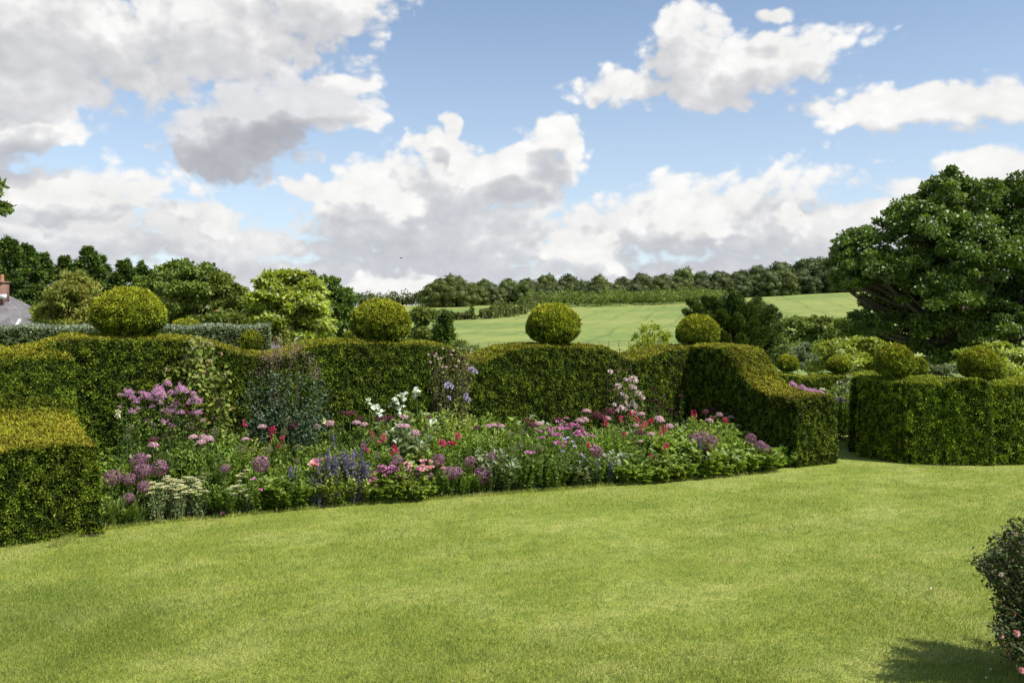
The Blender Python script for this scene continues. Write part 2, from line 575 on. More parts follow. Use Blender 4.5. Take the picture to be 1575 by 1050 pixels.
m, gg = new_mat('grass_blade')
geo = gg.n('ShaderNodeNewGeometry').outputs['Position']
c = lawn_colour(gg, geo)
h = gg.n('ShaderNodeHueSaturation'); gg.put(h.inputs['Color'], c)
r_ = attr(gg, 'rnd')
gg.put(h.inputs['Value'], gg.m('MULTIPLY_ADD', r_, .95, .62))
gg.put(h.inputs['Hue'], gg.m('MULTIPLY_ADD', r_, -.035, .515))
c = gg.mix(gg.m('MULTIPLY', attr(gg, 'age'), .55), h.outputs[0], (.40, .34, .15, 1))
p = gg.n('ShaderNodeBsdfPrincipled'); gg.put(p.inputs['Base Color'], c); p.inputs['Roughness'].default_value = .5
p.inputs['Specular IOR Level'].default_value = .3
t = gg.n('ShaderNodeBsdfTranslucent'); gg.put(t.inputs[0], c)
mx = gg.n('ShaderNodeMixShader'); mx.inputs[0].default_value = .35
gg.t.links.new(p.outputs[0], mx.inputs[1]); gg.t.links.new(t.outputs[0], mx.inputs[2])
o = gg.n('ShaderNodeOutputMaterial'); gg.t.links.new(mx.outputs[0], o.inputs[0])
M['blade'] = m

# border edge (lawn side): pixels measured on the photograph turned into ground points
def gp(px, py):
    D = EYE * FPX / (py - HZ)
    return px_x(px, D), D


EDGE_PX = [(118, 822), (160, 814), (225, 806), (300, 799), (400, 790), (500, 780), (600, 773), (700, 765), (800, 757),
           (900, 750), (1000, 743), (1100, 735), (1180, 728), (1215, 722), (1228, 722)]
EDGE = A([gp(*q) for q in EDGE_PX])


def edge_D(px): return float(np.interp(px, [q[0] for q in EDGE_PX], EDGE[:, 1]))


# main hedge line
C0 = A([-5.74, 12.8]); HD = unit(A([.883, .469])); HN = A([HD[1], -HD[0]])
HW = .47
F0 = C0 + HN * HW


def hedge_t(px, base=None):
    b = F0 if base is None else base
    k = (px - CX) / FPX
    return (k * b[1] - b[0]) / (HD[0] - k * HD[1])


def hedge_pt(px):
    t = hedge_t(px); return F0 + HD * t, t


# soil bed, slightly raised
mb = MB()
rows = []
for px in np.linspace(118, 1228, 60):
    e = A([px_x(px, edge_D(px)), edge_D(px)]); h, _ = hedge_pt(px)
    for i, f in enumerate(np.linspace(0, 1, 7)):
        q = e + (h + -HN * .2 - e) * f
        rows.append([q[0], q[1], (-.05 if i == 0 else .05 + .05 * f)])
V = A(rows)
V[:, 2] += (vnoise(V, 6.0, 5, 2) - .5) * .05
i = np.arange(59)[:, None] * 7 + np.arange(6)[None]
F = np.stack([i, i + 7, i + 8, i + 1], -1).reshape(-1, 4)
mb.add(V, F)
struct(mb.build('flower_bed_soil', M['soil'], smooth=True))

# turf sheet
V, F = grid(np.linspace(-16, 16, 65), np.linspace(-6, 27, 67), lambda X, Y: np.where(Y > 19, zt(X, Y), 0.0) + (vnoise(np.stack([X, Y, 0 * X], -1).reshape(-1, 3), .8, 11).reshape(X.shape) - .5) * .02)
mb = MB(); mb.add(V, F)
struct(mb.build('lawn', M['turf'], smooth=True))

# bare strip of soil and clippings at the hedge feet
mb = MB()
def foot(pts, w=.10):
    pts = A(pts, float); T = unit(np.gradient(pts, axis=0)); S = np.stack([T[:, 1], -T[:, 0]], -1)
    n = 40; t = np.linspace(0, 1, n); s = np.linspace(0, 1, len(pts))
    c = np.stack([np.interp(t, s, pts[:, 0]), np.interp(t, s, pts[:, 1])], -1); sd = np.stack([np.interp(t, s, S[:, 0]), np.interp(t, s, S[:, 1])], -1)
    ww = w * (.6 + .8 * rng.random(n))[:, None]
    V = np.concatenate([np.c_[c + sd * ww, np.full(n, .003)], np.c_[c - sd * .1, np.full(n, .012)]])
    i = np.arange(n - 1)[:, None]; mb.add(V, np.concatenate([i, i + 1, i + 1 + n, i + n], 1))


FOOT = [[[-6.9, 9.72], [-6.1, 10.0], [-5.0, 10.34]], [[-5.0, 10.36], [-5.3, 10.8]], [[4.97, 14.76], [5.80, 15.20]], [[6.98, 15.2], [7.45, 15.10], [7.9, 15.02], [9.6, 15.2]]]
for f_ in FOOT: foot(f_, .045)
struct(mb.build('hedge_foot_soil', M['soil']))

# blades
def in_bed(x, y):
    ey = np.interp(x, EDGE[:, 0], EDGE[:, 1])
    return (x > EDGE[0, 0]) & (x < EDGE[-1, 0]) & (y > ey + .012)


def blades(n, y0, y1, x_of, L, W):
    D = y0 * (y1 / y0) ** rng.random(n)          # denser towards the eye
    x = x_of(D, rng.random(n))
    k = ~in_bed(x, D); x = x[k]; D = D[k]; n = len(x)
    P = np.stack([x, D, np.full(n, .0)], -1)
    tilt = rng.normal(size=(n, 2)) * .42 + A([.10, -.05])
    ax = np.stack([tilt[:, 0], tilt[:, 1], np.ones(n)], -1)
    cl = vnoise(P, 9.0, 21, 2)
    L = L * (.6 + .8 * rng.random(n)) * (.7 + .6 * cl)
    leaves(mb, P, ax, rand_unit(n), L, W * (.7 + .6 * rng.random(n)), 'tri', 0, rng.random(n), (rng.random(n) < .07) * 1.0)


mb = MB()
blades(700000, 5.2, 17.0, lambda D, u: (u * 1310 - 655) / 1050 * D * 1.4, .032, .0048)
blades(9000, 9.8, 14.4, lambda D, u: np.interp(D, EDGE[:, 1], EDGE[:, 0]) + (u - .35) * .16, .06, .006)
o = mb.build('grass', M['blade'])
tag(o, 'short mown lawn grass in front of the flower border', 'grass', kind='stuff')

# ------------------------------------------------------------------ clipped hedges
def section(w, h, r=.07):
    """half open cross-section, front foot over the top to the back foot: (offset, z)"""
    f = [(-w - .045, 0.0), (-w - .03, h * .4), (-w - .01, h * .75), (-w, h - .075), (-w + .018, h - .025), (-w + .07, h + .002), (-w * .45, h + .035)]
    return f + [(-a, b) for a, b in f[::-1]]


def sweep(path, hs, w, z0, width_dir=None, r=.07):
    """path (n,2) centreline; returns V, Q. front is on the right-hand side of the walking direction"""
    path = np.asarray(path, float); n = len(path)
    T = unit(np.gradient(path, axis=0)); Nn = np.stack([T[:, 1], -T[:, 0]], -1)   # right side
    V = []
    for i in range(n):
        s = section(w if np.isscalar(w) else w[i], hs[i], r)
        for off, z in s:
            q = path[i] - Nn[i] * off
            V.append([q[0], q[1], z + z0])
    V = A(V); m = len(section(1, 1))
    i = np.arange(n - 1)[:, None] * m + np.arange(m - 1)[None]
    Q = np.stack([i, i + m, i + m + 1, i + 1], -1).reshape(-1, 4)
    # end caps as quads from front to back
    caps = []
    for base, flip in ((0, False), ((n - 1) * m, True)):
        for j in range(m // 2 - 1):
            q = [base + j, base + j + 1, base + m - 2 - j, base + m - 1 - j]
            caps.append(q[::-1] if flip else q)
    return V, np.concatenate([Q, A(caps)])


def yew(mb, V, Q, dens, L=.040, W=.0165, top_sun_growth=.75, disp=.036, nscale=13.0, seed=1, cull=.25, yellow=.0):
    """core a little inside, and sprigs all over the clipped face"""
    c = V.copy()
    mb.add(c_inset(V, Q, .055), Q, 1)
    P, N = sample_quads(V, Q, dens * 1.75, 0, nscale, seed, cull)
    n = len(P)
    hgt = vnoise(P, nscale, seed, 2)
    P = P + N * ((hgt - .5) * 2 * disp)[:, None]
    big = (vnoise(P, 1.6, seed + 5, 2) - .5) * .035
    P = P + N * (big - .030)[:, None]
    up = A([0, 0, 1.0])
    ax = unit(N * .55 + up * .25 + rand_unit(n) * .75)
    nr = unit(N + rand_unit(n) * .6)
    rnd = np.clip(rng.random(n) * .62 + (hgt - .5) * 1.35 + .20, 0, 1)  # hollows darker: shade between clumps put into leaf colour; lighter tips as new growth
    upn = np.clip((N[:, 2] - .42) / .4, 0, 1) * .8  # yellow new growth on upward faces, partly sunlight put into the colour
    age = np.clip(upn * top_sun_growth * (.35 + .95 * vnoise(P, 5.0, seed + 2, 2)) * (rng.random(n) * .9 + .35) + yellow * (rng.random(n) < .3) + (rng.random(n) < .03) * .6, 0, 1)
    L = L * (1 + 1.3 * (rng.random(n) < .006))
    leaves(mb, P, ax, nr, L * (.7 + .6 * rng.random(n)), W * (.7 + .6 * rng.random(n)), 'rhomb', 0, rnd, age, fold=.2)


def c_inset(V, Q, d):
    """move vertices inwards along averaged normals"""
    a, b, c, e = (V[Q[:, i]] for i in range(4))
    fn = np.cross(c - a, e - b)
    vn = np.zeros_like(V)
    for i in range(4): np.add.at(vn, Q[:, i], fn)
    return V - unit(vn) * d


# --- main hedge: top edge read off the photograph, turned into heights along its line
TOP_PX = [(-260, 540), (-60, 540), (36, 540), (62, 533), (85, 523), (108, 519), (140, 520), (290, 521), (328, 527), (372, 543), (405, 549), (440, 546),
          (478, 532), (508, 527), (560, 526), (680, 529), (700, 535), (722, 553), (742, 557), (765, 547), (790, 537), (815, 533), (870, 532), (935, 534),
          (950, 540), (963, 552), (982, 554), (1008, 546), (1035, 538), (1060, 535), (1130, 534)]
ts, zs = [], []
for px, py in TOP_PX:
    q, t = hedge_pt(px)
    ts.append(t); zs.append(py_z(py, q[1]) + .01)
T_END = 10.35 + .95
ts.append(T_END); zs.append(zs[-1])
tt = np.unique(np.concatenate([np.arange(ts[0], T_END, .16), [T_END]]))
hs = np.interp(tt, ts, zs)
k = A([.25, .5, .25]); hs[1:-1] = np.convolve(hs, k, 'valid')
HEDGE_T, HEDGE_Z = tt, hs
hedge_root = empty('yew_hedge', (*(C0 + HD * 5), 0))
tag(hedge_root, 'long dark yew hedge with scooped top behind the flower border', 'hedge', 'clipped yew hedges')
inv = -A(hedge_root.location[:])


def rel(V, root): return V - A(root.location[:])


path = C0[None] - HN[None] * .13 + HD[None] * tt[:, None]
V, Q = sweep(path, hs, HW + .13, 0)
mb = MB(); yew(mb, V, Q, 2900, seed=1, top_sun_growth=.72)
for i in range(len(mb.V)): mb.V[i] = rel(mb.V[i], hedge_root)
mb.build('hedge_run', [M['yew'], M['yew_core']], hedge_root)

# --- left buttress, stepping down towards the lawn
def buttress(p0, p1, ss, zz, w, seed, dens, name, label, root, z0=0.0, top_sun_growth=.8):
    p0, p1 = A(p0), A(p1); L = np.linalg.norm(p1 - p0); d = (p1 - p0) / L
    s = np.unique(np.concatenate([np.arange(0, L, .07), [L]]))
    hs = np.interp(s, ss, zz)
    for _ in range(2): hs[1:-1] = np.convolve(hs, [.25, .5, .25], 'valid')
    V, Q = sweep(p0[None] + d[None] * s[:, None], hs, w, z0)
    mb = MB(); yew(mb, V, Q, dens, seed=seed, cull=.4, top_sun_growth=top_sun_growth)
    for i in range(len(mb.V)): mb.V[i] = rel(mb.V[i], root)
    o = mb.build(name, [M['yew'], M['yew_core']], root)
    if label: o['label'] = label
    return o


# right-hand side line of the left buttress: (-6.3,12.1) -> (-5.05,10.36)
a0 = A([-6.28, 12.15]); a1 = A([-5.02, 10.38]); dd = unit(a1 - a0); side = A([dd[1], -dd[0]])
wL = .60
a0 = a0 - dd * .25
L = np.linalg.norm(a1 - a0)
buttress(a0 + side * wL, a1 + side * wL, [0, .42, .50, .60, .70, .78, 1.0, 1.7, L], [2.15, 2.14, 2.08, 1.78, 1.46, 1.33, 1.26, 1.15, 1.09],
         wL, 31, 4200, 'buttress', 'olive topped buttress stepping down at the left end', hedge_root, top_sun_growth=.95)
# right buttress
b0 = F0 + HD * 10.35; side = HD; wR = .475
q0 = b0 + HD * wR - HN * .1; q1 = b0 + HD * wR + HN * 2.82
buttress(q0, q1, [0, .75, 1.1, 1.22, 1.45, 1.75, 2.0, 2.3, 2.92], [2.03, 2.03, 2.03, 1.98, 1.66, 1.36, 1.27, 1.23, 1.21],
         wR, 41, 3000, 'buttress', 'shaded buttress with a sloping olive top at the right end', hedge_root, top_sun_growth=.95)

# --- topiary balls
def ball(cx, cy, zb, wd, ht, seed, label, dens=4000, L=.050, group='topiary balls on the yew hedges', mat='yew_ball', age=.75, cat='topiary'):
    """cx,cy,zb: middle of the underside; dome a little flattened below"""
    nu, nv = 28, 18
    u = np.arange(nu) * 2 * pi / nu
    V = []
    for j in range(nv + 1):
        ph = j / nv * pi                     # 0 top .. pi bottom
        r = np.sin(ph) ** (.88 if ph < 1.6 else 1.0)
        z = cos(ph)
        z = z * .64 if z > 0 else z * .36
        if j == nv: z = -.36
        for a in u: V.append([r * cos(a) * wd * .452, r * sin(a) * wd * .452, (z + .36) * ht])
    V = A(V)
    lump = (vnoise(V + A([cx * 3, cy, 0]), 2.2 / max(wd, .3), seed, 2) - .5) * .05 * wd
    V[:, :2] *= (1 + lump[:, None] / wd * 2)
    i = np.arange(nv)[:, None] * nu + np.arange(nu)[None]; i2 = np.arange(nv)[:, None] * nu + (np.arange(nu)[None] + 1) % nu
    Q = np.stack([i, i + nu, i2 + nu, i2], -1).reshape(-1, 4)
    mb = MB()
    mb.add(V * A([.90, .90, .88]) + A([0, 0, .035]), Q, 1)
    P, N = sample_quads(V, Q, dens * 1.6, .0, 9.0, seed); L = L * .8
    n = len(P); hgt = vnoise(P + cx, 12.0, seed + 4, 2); P = P - N * .02 + N * ((hgt - .5) * .06)[:, None]
    L = L * (1 + 1.2 * (rng.random(n) < .006)); ax = unit(N * .6 + A([0, 0, .15]) + rand_unit(n) * .75)
    rnd = np.clip(rng.random(n) * .50 + (hgt - .5) * 1.5 + .27, 0, 1)  # shade between tufts set in the leaf colour, with lighter young tips
    ag = np.clip(np.clip(N[:, 2] + .25, 0, 1) * age * (.3 + vnoise(P, 6., seed, 2)) * (rng.random(n) + .25), 0, 1)  # yellower towards the top: young growth, and light from above painted in
    leaves(mb, P, ax, unit(N + rand_unit(n) * .6), L * (.7 + .6 * rng.random(n)), L * .44, 'rhomb', 0, rnd, ag, .2)
    o = mb.build('topiary_ball', [M[mat], M['yew_core']], loc=(cx, cy, zb))
    tag(o, label, cat, group)
    return o


for t, pxc, w, yt, yb, lab in ((0.0, 199, 118, 444, 520, 'big yew ball on the hedge beside the honeysuckle, leftmost of the large balls'),
                               (3.95, 586, 102, 462, 527, 'yew ball on the hedge in front of the dark round tree'),
                               (7.39, 851, 93, 468, 531, 'yew ball on the hedge standing out against the open green field'),
                               (10.9, 1073, 75, 485, 535, 'yew ball on the hedge in front of the dark spreading yew tree')):
    c = C0 + HD * t
    D = c[1]
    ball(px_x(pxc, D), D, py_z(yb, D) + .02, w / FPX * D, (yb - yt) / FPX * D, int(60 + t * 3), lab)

# --- hedge on the right, across the gap
rh = empty('yew_hedge', (7.6, 16.0, 0))
tag(rh, 'bright green yew hedge with a shaded left end, right of the grass gap', 'hedge', 'clipped yew hedges')
def hsweep(pts, hts, w, root, seed, dens, z0=0.0, top_sun_growth=.6, name='hedge_run'):
    pts = np.asarray(pts, float)
    seg = np.concatenate([[0], np.cumsum(np.linalg.norm(np.diff(pts, axis=0), axis=1))])
    s = np.unique(np.concatenate([np.arange(0, seg[-1], .12), [seg[-1]]]))
    P = np.stack([np.interp(s, seg, pts[:, 0]), np.interp(s, seg, pts[:, 1])], -1)
    hs_ = np.interp(s, seg, hts)
    hs_[1:-1] = np.convolve(hs_, [.25, .5, .25], 'valid')
    V, Q = sweep(P, hs_, w, z0)
    mb = MB(); yew(mb, V, Q, dens, seed=seed, cull=.4, top_sun_growth=top_sun_growth)
    for i in range(len(mb.V)): mb.V[i] = rel(mb.V[i], root)
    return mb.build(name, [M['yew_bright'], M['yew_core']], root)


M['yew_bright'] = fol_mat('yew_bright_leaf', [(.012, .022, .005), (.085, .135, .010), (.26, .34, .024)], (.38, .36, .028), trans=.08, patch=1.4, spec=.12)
# block behind the front corner, running right; front faces at D about 15
w = .42
front = A([[7.0, 15.2], [7.45, 15.12], [7.9, 15.04], [8.8, 15.05], [10.6, 15.35]])
dirs = unit(np.gradient(front, axis=0)); nn = np.stack([dirs[:, 1], -dirs[:, 0]], -1)
cen = front - nn * w
hsweep(cen, [1.47, 1.47, 1.36, 1.45, 1.32], w, rh, 71, 3000)
# far arm of the block towards the back left
hsweep([[7.26, 15.42], [6.79, 16.19]], [1.47, 1.47], .38, rh, 72, 3200)
hsweep([[6.86, 16.3], [7.52, 17.9]], [1.46, 1.44], .36, rh, 74, 2400)
hsweep([[8.05, 14.98], [8.4, 17.6]], [1.50, 1.36], .36, rh, 73, 2000)
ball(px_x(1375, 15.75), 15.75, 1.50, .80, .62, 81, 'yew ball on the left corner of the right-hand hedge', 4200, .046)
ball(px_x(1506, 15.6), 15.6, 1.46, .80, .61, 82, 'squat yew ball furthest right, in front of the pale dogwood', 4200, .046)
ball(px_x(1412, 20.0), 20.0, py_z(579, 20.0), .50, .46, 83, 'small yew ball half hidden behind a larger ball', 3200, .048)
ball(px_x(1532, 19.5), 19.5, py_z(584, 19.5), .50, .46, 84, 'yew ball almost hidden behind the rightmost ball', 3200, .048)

bh = empty('yew_hedge', (px_x(1260, 24), 24, -.2))
tag(bh, 'low dark yew hedge at the back with two small balls on it', 'hedge', 'clipped yew hedges')
D = 24.5
tb = [(1170, 573), (1200, 573), (1225, 576), (1232, 582), (1246, 580), (1262, 576), (1305, 576), (1318, 580), (1345, 588), (1385, 588), (1400, 577), (1440, 577), (1460, 588)]
hsweep([[px_x(a, D), D] for a, b in tb], [py_z(b, D) + .25 for a, b in tb], .45, bh, 91, 1500, z0=-.25, top_sun_growth=.9)
ball(px_x(1212, D), D, py_z(571, D), 38 / FPX * D, 26 / FPX * D, 85, 'small yew ball right beside the sloping buttress, on the back hedge', 3000, .05)
ball(px_x(1290, D), D, py_z(573, D), 43 / FPX * D, 26 / FPX * D, 86, 'small flat yew ball above the metal arch, on the back hedge', 3000, .05)
bh2 = empty('yew_hedge', (px_x(1500, 20), 20, -.1))
tag(bh2, 'olive topped yew hedge seen over the right-hand hedge', 'hedge', 'clipped yew hedges')
D = 20
tb = [(1395, 583), (1415, 578), (1432, 578), (1450, 588), (1500, 590), (1520, 584), (1560, 584), (1700, 588)]
hsweep([[px_x(a, D), D] for a, b in tb], [py_z(b, D) + .1 for a, b in tb], .5, bh2, 95, 1500, z0=-.1, top_sun_growth=.9)

# ------------------------------------------------------------------ trees
M['oak'] = fol_mat('oak_leaf', [(0.041, 0.068, 0.010), (0.096, 0.156, 0.018), (0.180, 0.262, 0.033)], (.16, .21, .06), trans=.28, patch=.5, spec=.5)
M['conifer'] = fol_mat('conifer_leaf', [(0.039, 0.070, 0.015), (0.084, 0.136, 0.026), (0.154, 0.226, 0.038)], (.10, .14, .05), trans=.18, patch=.5)
M['darkyew'] = fol_mat('dark_yew_leaf', [(0.022, 0.044, 0.011), (0.052, 0.089, 0.016), (0.102, 0.156, 0.022)], (.10, .12, .03), trans=.18, patch=.8)
M['lime'] = fol_mat('lime_leaf', [(0.134, 0.186, 0.024), (0.290, 0.352, 0.039), (0.449, 0.483, 0.066)], (.42, .46, .27), trans=.35, patch=.8)
M['midleaf'] = fol_mat('mid_green_leaf', [(0.077, 0.114, 0.020), (0.142, 0.194, 0.034), (0.240, 0.286, 0.056)], (.16, .20, .08), trans=.28, patch=.5)
M['bronze'] = fol_mat('bronze_leaf', [(0.123, 0.152, 0.030), (0.231, 0.256, 0.046), (0.331, 0.331, 0.069)], (.26, .17, .075), trans=.3, patch=.9)
M['farleaf'] = fol_mat('far_wood_leaf', [(0.064, 0.083, 0.023), (0.106, 0.133, 0.033), (0.172, 0.198, 0.046)], (.11, .15, .06), trans=.2, patch=.035, spec=.15, patch_amt=.45)
M['fardark'] = fol_mat('far_dark_leaf', [(0.049, 0.066, 0.025), (0.085, 0.104, 0.034), (0.129, 0.152, 0.045)], (.08, .11, .05), trans=.15, patch=.035, spec=.15, patch_amt=.4)
M['greyleaf'] = fol_mat('grey_green_leaf', [(0.080, 0.110, 0.048), (0.148, 0.188, 0.086), (0.274, 0.309, 0.164)], (.46, .50, .40), trans=.25, patch=1.0)
M['paleflower'] = fol_mat('cream_flower', [(.50, .50, .36), (.66, .64, .48), (.78, .76, .62)], trans=.25, patch=2, patch_amt=.15)


def crown(mb, lobes, n, L, W, shape='rhomb', sub=14, subr=.34, seed=0, age=.25, up=.3, shell=.55, spread=1.0):
    """lobes: (x,y,z,rx,ry,rz). leaf clumps spread through every lobe's outer half"""
    lobes = A(lobes, float)
    vol = (lobes[:, 3] * lobes[:, 4] * lobes[:, 5]) ** (2 / 3)
    cnt = np.maximum((n * vol / vol.sum()).astype(int), 10)
    for (x, y, z, rx, ry, rz), c in zip(lobes, cnt):
        ns = max(4, int(sub * (.7 + .6 * rng.random())))
        d = rand_unit(ns); d[:, 2] = np.where(d[:, 2] < -.55, -d[:, 2] * .6, d[:, 2]); d = unit(d)
        rr = shell + (1 - shell) * rng.random(ns) ** .6
        cen = d * rr[:, None] * A([rx, ry, rz])
        sr = subr * (.55 + .8 * rng.random(ns))
        tone = rng.random(ns)
        k = rng.integers(0, ns, c)
        off = rand_unit(c) * (rng.random(c) ** .45)[:, None] * A([rx, ry, rz * .75]) * sr[k][:, None] * spread
        P = cen[k] + off
        out = unit(P / A([rx, ry, rz]) + off / (np.linalg.norm(off, axis=1, keepdims=True) + 1e-6) * .8)
        P = P + A([x, y, z])
        ax = unit(out * .6 + rand_unit(c) * .8 + A([0, 0, -.1]))
        nr = unit(A([0, 0, up]) + rand_unit(c) * .7 + out * .4)
        rnd = np.clip(tone[k] * .45 + rng.random(c) * .6 - .02, 0, 1)
        ag = np.clip((rng.random(c) < .12) * age + (tone[k] - .6) * age * (rng.random(c)), 0, 1)
        leaves(mb, P, ax, nr, L * (.6 + .8 * rng.random(c)), W * (.6 + .8 * rng.random(c)), shape, 0, rnd, ag, .2)


def wood(root, base, top, r0, lobes, nm='trunk', mat='bark', limbs=True, bend=.2):
    mb = MB()
    pts = curve(base, top, rng.normal(size=3) * A([bend, bend, 0]), 7)
    tube(mb, pts, np.linspace(r0, r0 * .45, 7), 9)
    mb.build(nm, M[mat], root)
    if limbs:
        mb = MB()
        for l in lobes:
            k = int(rng.integers(2, 6)); s = pts[k]
            e = A(l[:3], float)
            if e[2] < s[2]: s = pts[2]
            c = curve(s, e, A([0, 0, -.12 * np.linalg.norm(e - s)]), 6)
            tube(mb, c, np.linspace(r0 * .38, r0 * .08, 6), 6, cap=False)
            for _ in range(3):
                q = c[int(rng.integers(2, 5))]; f = e + rng.normal(size=3) * A(l[3:6]) * .26
                tube(mb, curve(q, f, A([0, 0, .1]), 4), np.linspace(r0 * .12, r0 * .03, 4), 5, cap=False)
        mb.build('limb', M[mat], root)['label'] = 'dark bare branches inside the crown'


def broadleaf(name, px, D, ytop, ybase_z, lobes_px, label, cat='tree', mat='midleaf', n=9000, L=.2, W=.14, r0=.16, group=None, **kw):
    """lobes given as (px, py, rpx, rpy) on the photograph at distance D, with real depth added"""
    x0 = px_x(px, D); z0 = ybase_z
    root = empty(name, (x0, D, z0))
    tag(root, label, cat, group)
    lobes = []
    for l in lobes_px:
        lx, ly, rx, ry = l[:4]; dy = l[4] if len(l) > 4 else rng.normal() * rx / FPX * D * .5
        d2 = D + dy
        r = rx / FPX * D
        lobes.append((px_x(lx, d2) - x0, dy, py_z(ly, d2) - z0, r, r * (.9 + .3 * rng.random()), ry / FPX * D * (1.04 if mat == 'oak' else 1.0)))
    top = (np.mean([l[0] for l in lobes]) * .6, 0, max(l[2] for l in lobes) * .85)
    if r0: wood(root, (0, 0, -.1), top, r0, lobes, limbs=kw.pop('limbs', True))
    mb = MB(); crown(mb, lobes, n, L, W, **kw)
    mb.build('crown', M[mat], root)
    return root


# the great oak on the right
zo = -1.0
broadleaf('oak_tree', 1510, 42, 250, zo, [
    (1482, 302, 56, 42, -1), (1450, 306, 36, 32, 1), (1420, 318, 26, 20, 0), (1575, 300, 40, 34, 0), (1288, 398, 14, 10, 0), (1332, 372, 16, 12, 0), (1400, 332, 18, 14, 1), (1296, 440, 14, 10, 0), (1318, 488, 14, 10, 0), (1540, 330, 70, 50, 1), (1420, 345, 58, 46, -1), (1385, 350, 36, 34, 0), (1480, 380, 70, 50, -2),
    (1325, 385, 40, 32, 0), (1300, 405, 28, 26, 1), (1350, 420, 50, 36, -1), (1310, 432, 30, 20, 0), (1400, 430, 62, 44, 1), (1450, 450, 62, 42, -2),
    (1530, 420, 80, 50, -2), (1590, 400, 80, 60, 0), (1640, 360, 90, 70, 1), (1700, 430, 90, 70, 0), (1345, 470, 26, 20, 1), (1335, 505, 34, 26, 0),
    (1385, 500, 50, 34, 1), (1440, 510, 60, 36, 0), (1500, 500, 70, 40, -1), (1570, 500, 80, 44, 0), (1650, 490, 90, 50, 0), (1420, 545, 60, 26, 1), (1430, 400, 60, 50, 3), (1500, 360, 70, 60, 3), (1480, 470, 90, 60, 3), (1400, 480, 60, 50, 3), (1560, 460, 90, 60, 3), (1370, 455, 34, 30, 2), (1365, 530, 36, 24, 2), (1500, 548, 70, 26, 0), (1580, 550, 70, 26, 0)],
    'huge dark green oak with spreading limbs, filling the right edge', mat='oak', n=230000, L=.165, W=.12, r0=.55, sub=44, subr=.215, shape='rhomb', age=.5, shell=.40)

# overhanging leaves of a tree outside the frame on the left
broadleaf('oak_tree', -90, 22, 285, 0, [(0, 318, 14, 24, 0), (-30, 300, 36, 34, 0), (-90, 270, 60, 50, 0), (-120, 350, 60, 50, 1)],
          'leafy branch tip hanging in from the left edge of the sky', mat='oak', n=5000, L=.12, W=.085, r0=.25, sub=10, age=.8, limbs=False)

# left-hand belt of trees, nearest last
def conifer(px, D, ytop, ybot, wpx, label, n=15000, mat='conifer', group='dark conifers behind the garden', L=.26, W=.12, zb=-3):
    x0 = px_x(px, D); zt_ = py_z(ytop, D); H = zt_ - zb
    root = empty('conifer_tree', (x0, D, zb)); tag(root, label, 'tree', group)
    mb = MB(); tube(mb, [(0, 0, 0), (0, 0, H * .5), (.05, 0, H * .97)], [.28, .18, .03], 8); mb.build('trunk', M['bark'], root)
    mb = MB(); R = wpx / 2 / FPX * D * 1.45
    nb = 150
    fr = rng.random(nb) ** .75
    Ps, As, Ns, Rn = [], [], [], []
    for f in fr:                                     # f: 0 at the bottom, 1 at the top
        a = rng.random() * 2 * pi
        ln = R * (1.02 - f) ** .74 * (.75 + .5 * rng.random())
        z = H * (.08 + .90 * f)
        d = A([cos(a), sin(a), .12 + .5 * f])
        k = int(n / nb)
        t = rng.random(k) ** .7
        c = A([0, 0, z]) + d * (t * ln)[:, None] - A([0, 0, 1.]) * (t * t * ln * .28)[:, None]
        side = A([-sin(a), cos(a), 0])
        wdt = (1 - t * .7) * ln * .34 + .12
        c = c + side * (rng.normal(size=k) * wdt * .55)[:, None] + A([0, 0, 1.]) * (rng.normal(size=k) * .10 - .06)[:, None]
        Ps.append(c); As.append(np.broadcast_to(d + A([0, 0, -.55]), (k, 3)) + rng.normal(size=(k, 3)) * .45)
        Ns.append(A([0, 0, 1.]) + rng.normal(size=(k, 3)) * .45); tn = rng.random(); Rn.append(np.clip(tn * .4 + rng.random(k) * .6 + t * .15 - .1, 0, 1))
    P = np.concatenate(Ps)
    leaves(mb, P, unit(np.concatenate(As)), unit(np.concatenate(Ns)), L * (.6 + .8 * rng.random(len(P))), W * (.6 + .8 * rng.random(len(P))), 'rhomb', 0, np.concatenate(Rn), (rng.random(len(P)) < .1) * .5, .15)
    mb.build('crown', M[mat], root)
    return root


conifer(-10, 66, 385, 480, 95, 'dark conifer cut by the left edge of the picture')
conifer(15, 62, 362, 480, 92, 'tallest dark conifer with a spiky tip behind the slate roof')
conifer(42, 64, 372, 480, 80, 'dark conifer with a rounded top just right of the tallest one')
conifer(66, 66, 388, 480, 70, 'short dark conifer at the notch right of the slate roof')
conifer(100, 68, 392, 480, 70, 'narrow dark conifer rising behind the bronze shrub')
conifer(135, 66, 378, 480, 90, 'dark conifer with a forked top behind the biggest yew ball')
conifer(155, 69, 392, 480, 80, 'dull dark conifer right of the fork-topped one')
conifer(190, 66, 396, 480, 80, 'dark conifer above the right half of the biggest yew ball')
conifer(222, 67, 402, 480, 84, 'last dark conifer of the row, next to the broad green trees')
broadleaf('broadleaf_tree', 262, 64, 410, -3, [(262, 432, 34, 26), (245, 445, 30, 24), (275, 450, 36, 30), (262, 480, 44, 24)],
          'grey green tree between the conifers and the tall round tree', n=8000, L=.32, W=.2, group='broad green trees behind the garden')
broadleaf('broadleaf_tree', 300, 60, 403, -3, [(298, 425, 26, 22), (285, 440, 34, 28), (320, 440, 34, 28), (300, 465, 54, 30), (335, 462, 30, 26), (265, 475, 40, 24), (300, 495, 60, 20)],
          'broad mid green tree with the highest crown left of the lime green tree', n=15000, L=.28, W=.18, r0=.3, group='broad green trees behind the garden')
